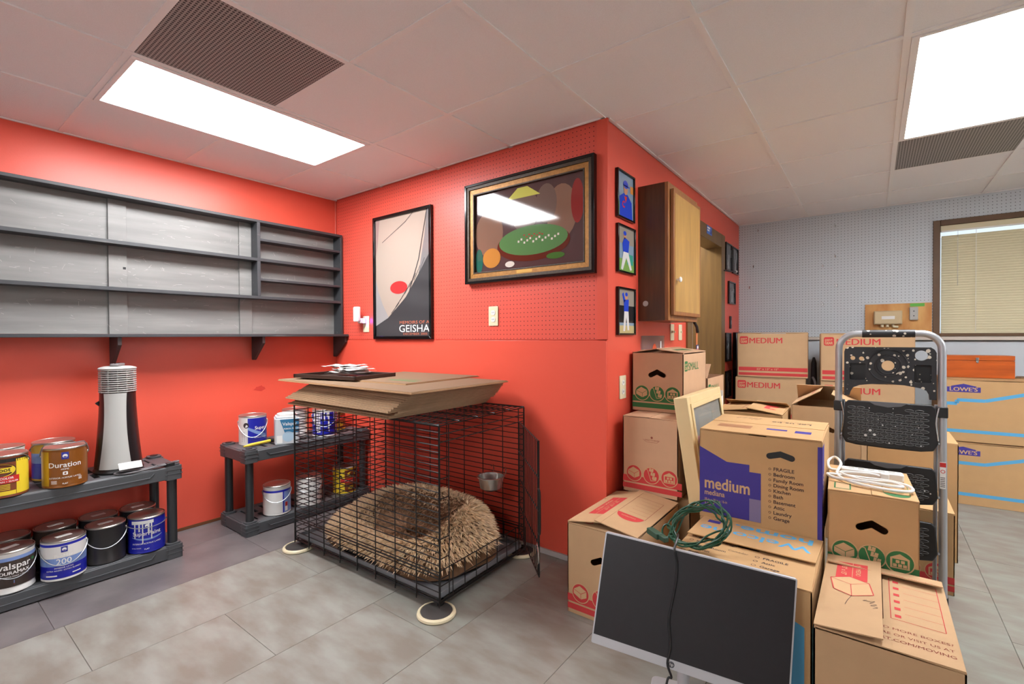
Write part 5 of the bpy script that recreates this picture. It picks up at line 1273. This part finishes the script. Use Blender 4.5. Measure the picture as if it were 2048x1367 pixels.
q = PR(t, frame((.0122, .05, .05), (0, 1, 0), (0, 0, 1)), 'picture_print'); q.rect(PAPER, .05, .05, .30, .16, 0); q.rect(PRED, .08, .20, .42, .24, 0); q.rect(a_('slate', 90, 90, 100), .05, .26, .26, .36, 0); q.rect(a_('leaf', 120, 140, 90), .02, .03, .14, .20, 1); q.flush()

# ------------------------------------------------------------------ monitor on its stand
yw, ti, ro = .268, .253, -.094
U = Vector((cos(yw), sin(yw), 0)); NN = Vector((-sin(yw), cos(yw), 0)); V = Vector((0, 0, 1))*cos(ti)+NN*sin(ti)
U, V = U*cos(ro)+V*sin(ro), V*cos(ro)-U*sin(ro)
P0 = Vector((-.787, 1.490, .171)); Wm, Hm = .610, .373
mo = thing('monitor', 'dusty silver edged computer monitor tilted back before the cartons', 'monitor', P0)
MF = frame((0, 0, 0), U, V)
MB().prism(rrect(0, 0, Wm, Hm, .006), -.024, -.004, MF).build('rear_shell', SILVER, mo, bevel=.003)
MB().prism(rrect(0, 0, Wm, Hm, .005), -.004, .0, MF).build('bezel', SILVER, mo, bevel=.001)
MB().prism([(.005, .030), (Wm-.005, .030), (Wm-.005, Hm-.005), (.005, Hm-.005)], .0002, .0010, MF).build('screen', SCREEN, mo)
q = PR(mo, MF, 'maker_mark'); q.disc(mat('badge grey', (84, 86, 92), .3, .4), Wm*.44, .0148, .0095, 0, 28); q.text(TXW, 'hp', Wm*.44, .0112, .0125, 'c', 0, 1); q.flush()
pc = P0+U*Wm*.5; pf = Vector((pc.x+NN.x*.06, pc.y+NN.y*.06, 0))
Mst = Matrix.Translation(-P0)
nk = P0+U*Wm*.5+V*.12-U.cross(V)*.024
MB().tube([nk-P0, Vector((pf.x, pf.y, .10))-P0, Vector((pf.x, pf.y, .012))-P0], .020, 12).build('stand_neck', SILVER, mo)
MB().prism(rrect(-.11, -.09, .11, .09, .02), .0006, .012, Mst @ Matrix.Translation((pf.x, pf.y, 0)) @ Matrix.Rotation(yw, 4, 'Z')).build('stand_base', SILVER, mo, bevel=.003)
# cord hanging over the screen
def on_mon(px, py, off=.006):
    n = U.cross(V); d = px_ray(px, py); t_ = (P0-CP).dot(n)/d.dot(n); return CP+d*t_+n*off
pts = [on_mon(*p) for p in ((1349, 1097), (1354, 1125), (1352, 1165), (1342, 1215), (1338, 1240), (1341, 1290), (1335, 1325), (1343, 1352))]
top = [pts[0]+Vector((-.02, .10, .012)), pts[0]+Vector((-.005, .05, .022))]
end = [Vector((pts[-1].x-.01, pts[-1].y-.01, .12)), Vector((pts[-1].x-.02, pts[-1].y-.03, .012))]
t = thing('display_cable', 'thin black cord hanging down over the monitor screen', 'cord', pts[-1])
MB().tube(smooth_path([p-pts[-1] for p in top+pts+end], 6), .0038, 8).build('cable', BLACK, t)
bx('plug', WHITE, t, -.03, -.06, end[1].z-pts[-1].z-.011, .0, -.02, end[1].z-pts[-1].z+.011, bevel=.003)

# ------------------------------------------------------------------ green extension cord
gc = Vector((-.545, 1.915, .452))
t = thing('green_extension_cord', 'bundled dark green extension cord on the Welcome home carton', 'cord', gc)
rg = random.Random(8); cp = []
for k in range(8*14):
    a = 2*pi*k/14; lp = k//14
    rx = .098+rg.uniform(-.016, .016)+.010*sin(lp*1.9); rz_ = .066+rg.uniform(-.010, .012)
    cp.append(Vector((rx*cos(a)+.010*sin(lp*2.1), .070*sin(a)+.014*sin(a*2+lp)+rg.uniform(-.010, .010), .048+rz_*sin(a+.35)+.014*cos(a*2+lp)+rg.uniform(-.006, .006))))
cp = [Vector((p.x, p.y, max(p.z, -.006))) for p in cp]
MB().tube(smooth_path(cp, 3), .0036, 7).build('cable', GREENC, t)
MB().tube(smooth_path([(-.115+.018*cos(2*pi*k/8), .012*sin(2*pi*k/8)-.02, .01+.022*sin(2*pi*k/8)) for k in range(8)], 3, True), .004, 7, True).build('tie', GREENC, t)
MB().box(-.035, -.014, -.012, .035, .014, .012, Matrix.Translation((-.15, -.06, .004)) @ Matrix.Rotation(radians(-35), 4, 'Z')).build('triple_socket', mat('green plug', (46, 78, 62), .5), t, bevel=.003)
MB().box(-.02, -.011, -.010, .02, .011, .010, Matrix.Translation((-.105, -.085, .004)) @ Matrix.Rotation(radians(-35), 4, 'Z')).build('plug', bpy.data.materials['green plug'], t, bevel=.003)

# ------------------------------------------------------------------ power strip
ps = Vector((-.025, 2.50, .6455))
t = thing('power_strip', 'white power strip with looped cord on the small green carton', 'power strip', ps, rz=radians(4))
o = MB().prism(rrect(-.085, -.024, .125, .024, .01), 0, .032).build('housing', WHITE, t, bevel=.005)
for k in range(5): bx('socket', GREYS, o, -.06+.034*k, -.012, .032, -.038+.034*k, .012, .0328)
cp = [(-.085, 0, .016), (-.125, -.01, .02), (-.13, .05, .04), (-.105, .07, .055), (-.085, .02, .04), (-.10, -.06, .012), (-.05, -.16, .010), (.06, -.20, .010), (.125, -.19, .012), (.13, -.13, .014), (.08, -.07, .012), (-.01, -.06, .010), (-.11, -.075, .014), (-.135, -.10, .016), (-.10, -.13, .012), (.0, -.165, .020), (.08, -.185, .022), (.105, -.16, .02), (.07, -.12, .02), (-.02, -.11, .014), (-.09, -.055, .02), (.0, -.045, .026), (.045, -.04, .02)]
MB().tube(smooth_path(cp, 6), .0055, 8).build('cord', WHITE, t)
bx('plug', WHITE, t, .045, -.055, .01, .075, -.028, .035, bevel=.004)

# ------------------------------------------------------------------ pegs left in the blue pegboard
hk = None
for (px, py, nm) in ((1516, 459, 'highest, nearest the red wall'), (1507, 531, 'left of the middle row'), (1499, 573, 'lowest at the left'), (1645, 529, 'long one at the middle'), (1670, 510, 'right of the middle row'), (1673, 568, 'lower right'), (1670, 450, 'highest at the right'), (1645, 605, 'lowest at the middle')):
    p = on_plane(px, py, 1, YB-.006)
    t = thing('peg_hook', 'small metal peg hook in the blue pegboard, '+nm, 'hook', p, group='peg hooks in the blue wall')
    MB().tube([(0, .004, 0), (0, -.02, 0), (.008, -.03, -.012), (.006, -.028, -.026)], .0025, 6).build('hook_wire', STEEL, t)
    bx('hook_foot', STEEL, t, -.004, -.003, -.02, .004, -.0003, .004)

# ------------------------------------------------------------------ wear on the left wall
wl = bpy.data.objects['wall_left']
q = PR(wl, frame((XL, 0, 0), (0, 1, 0), (0, 0, 1)), 'paint_patch'); rp = random.Random(4)
q.poly(mat('rough red patch', (206, 62, 50), .9, bump=(120, .8)), [(1.655+.045*cos(2*pi*k/14)*rp.uniform(.6, 1.3), .875+.018*sin(2*pi*k/14)*rp.uniform(.6, 1.3)) for k in range(14)], 1); q.flush()
bx('corner_bead', mat('pale caulk', (226, 120, 106), .6), wl, XL, YP-.012, 1.23, XL+.008, YP-.0075, CEIL-.004)
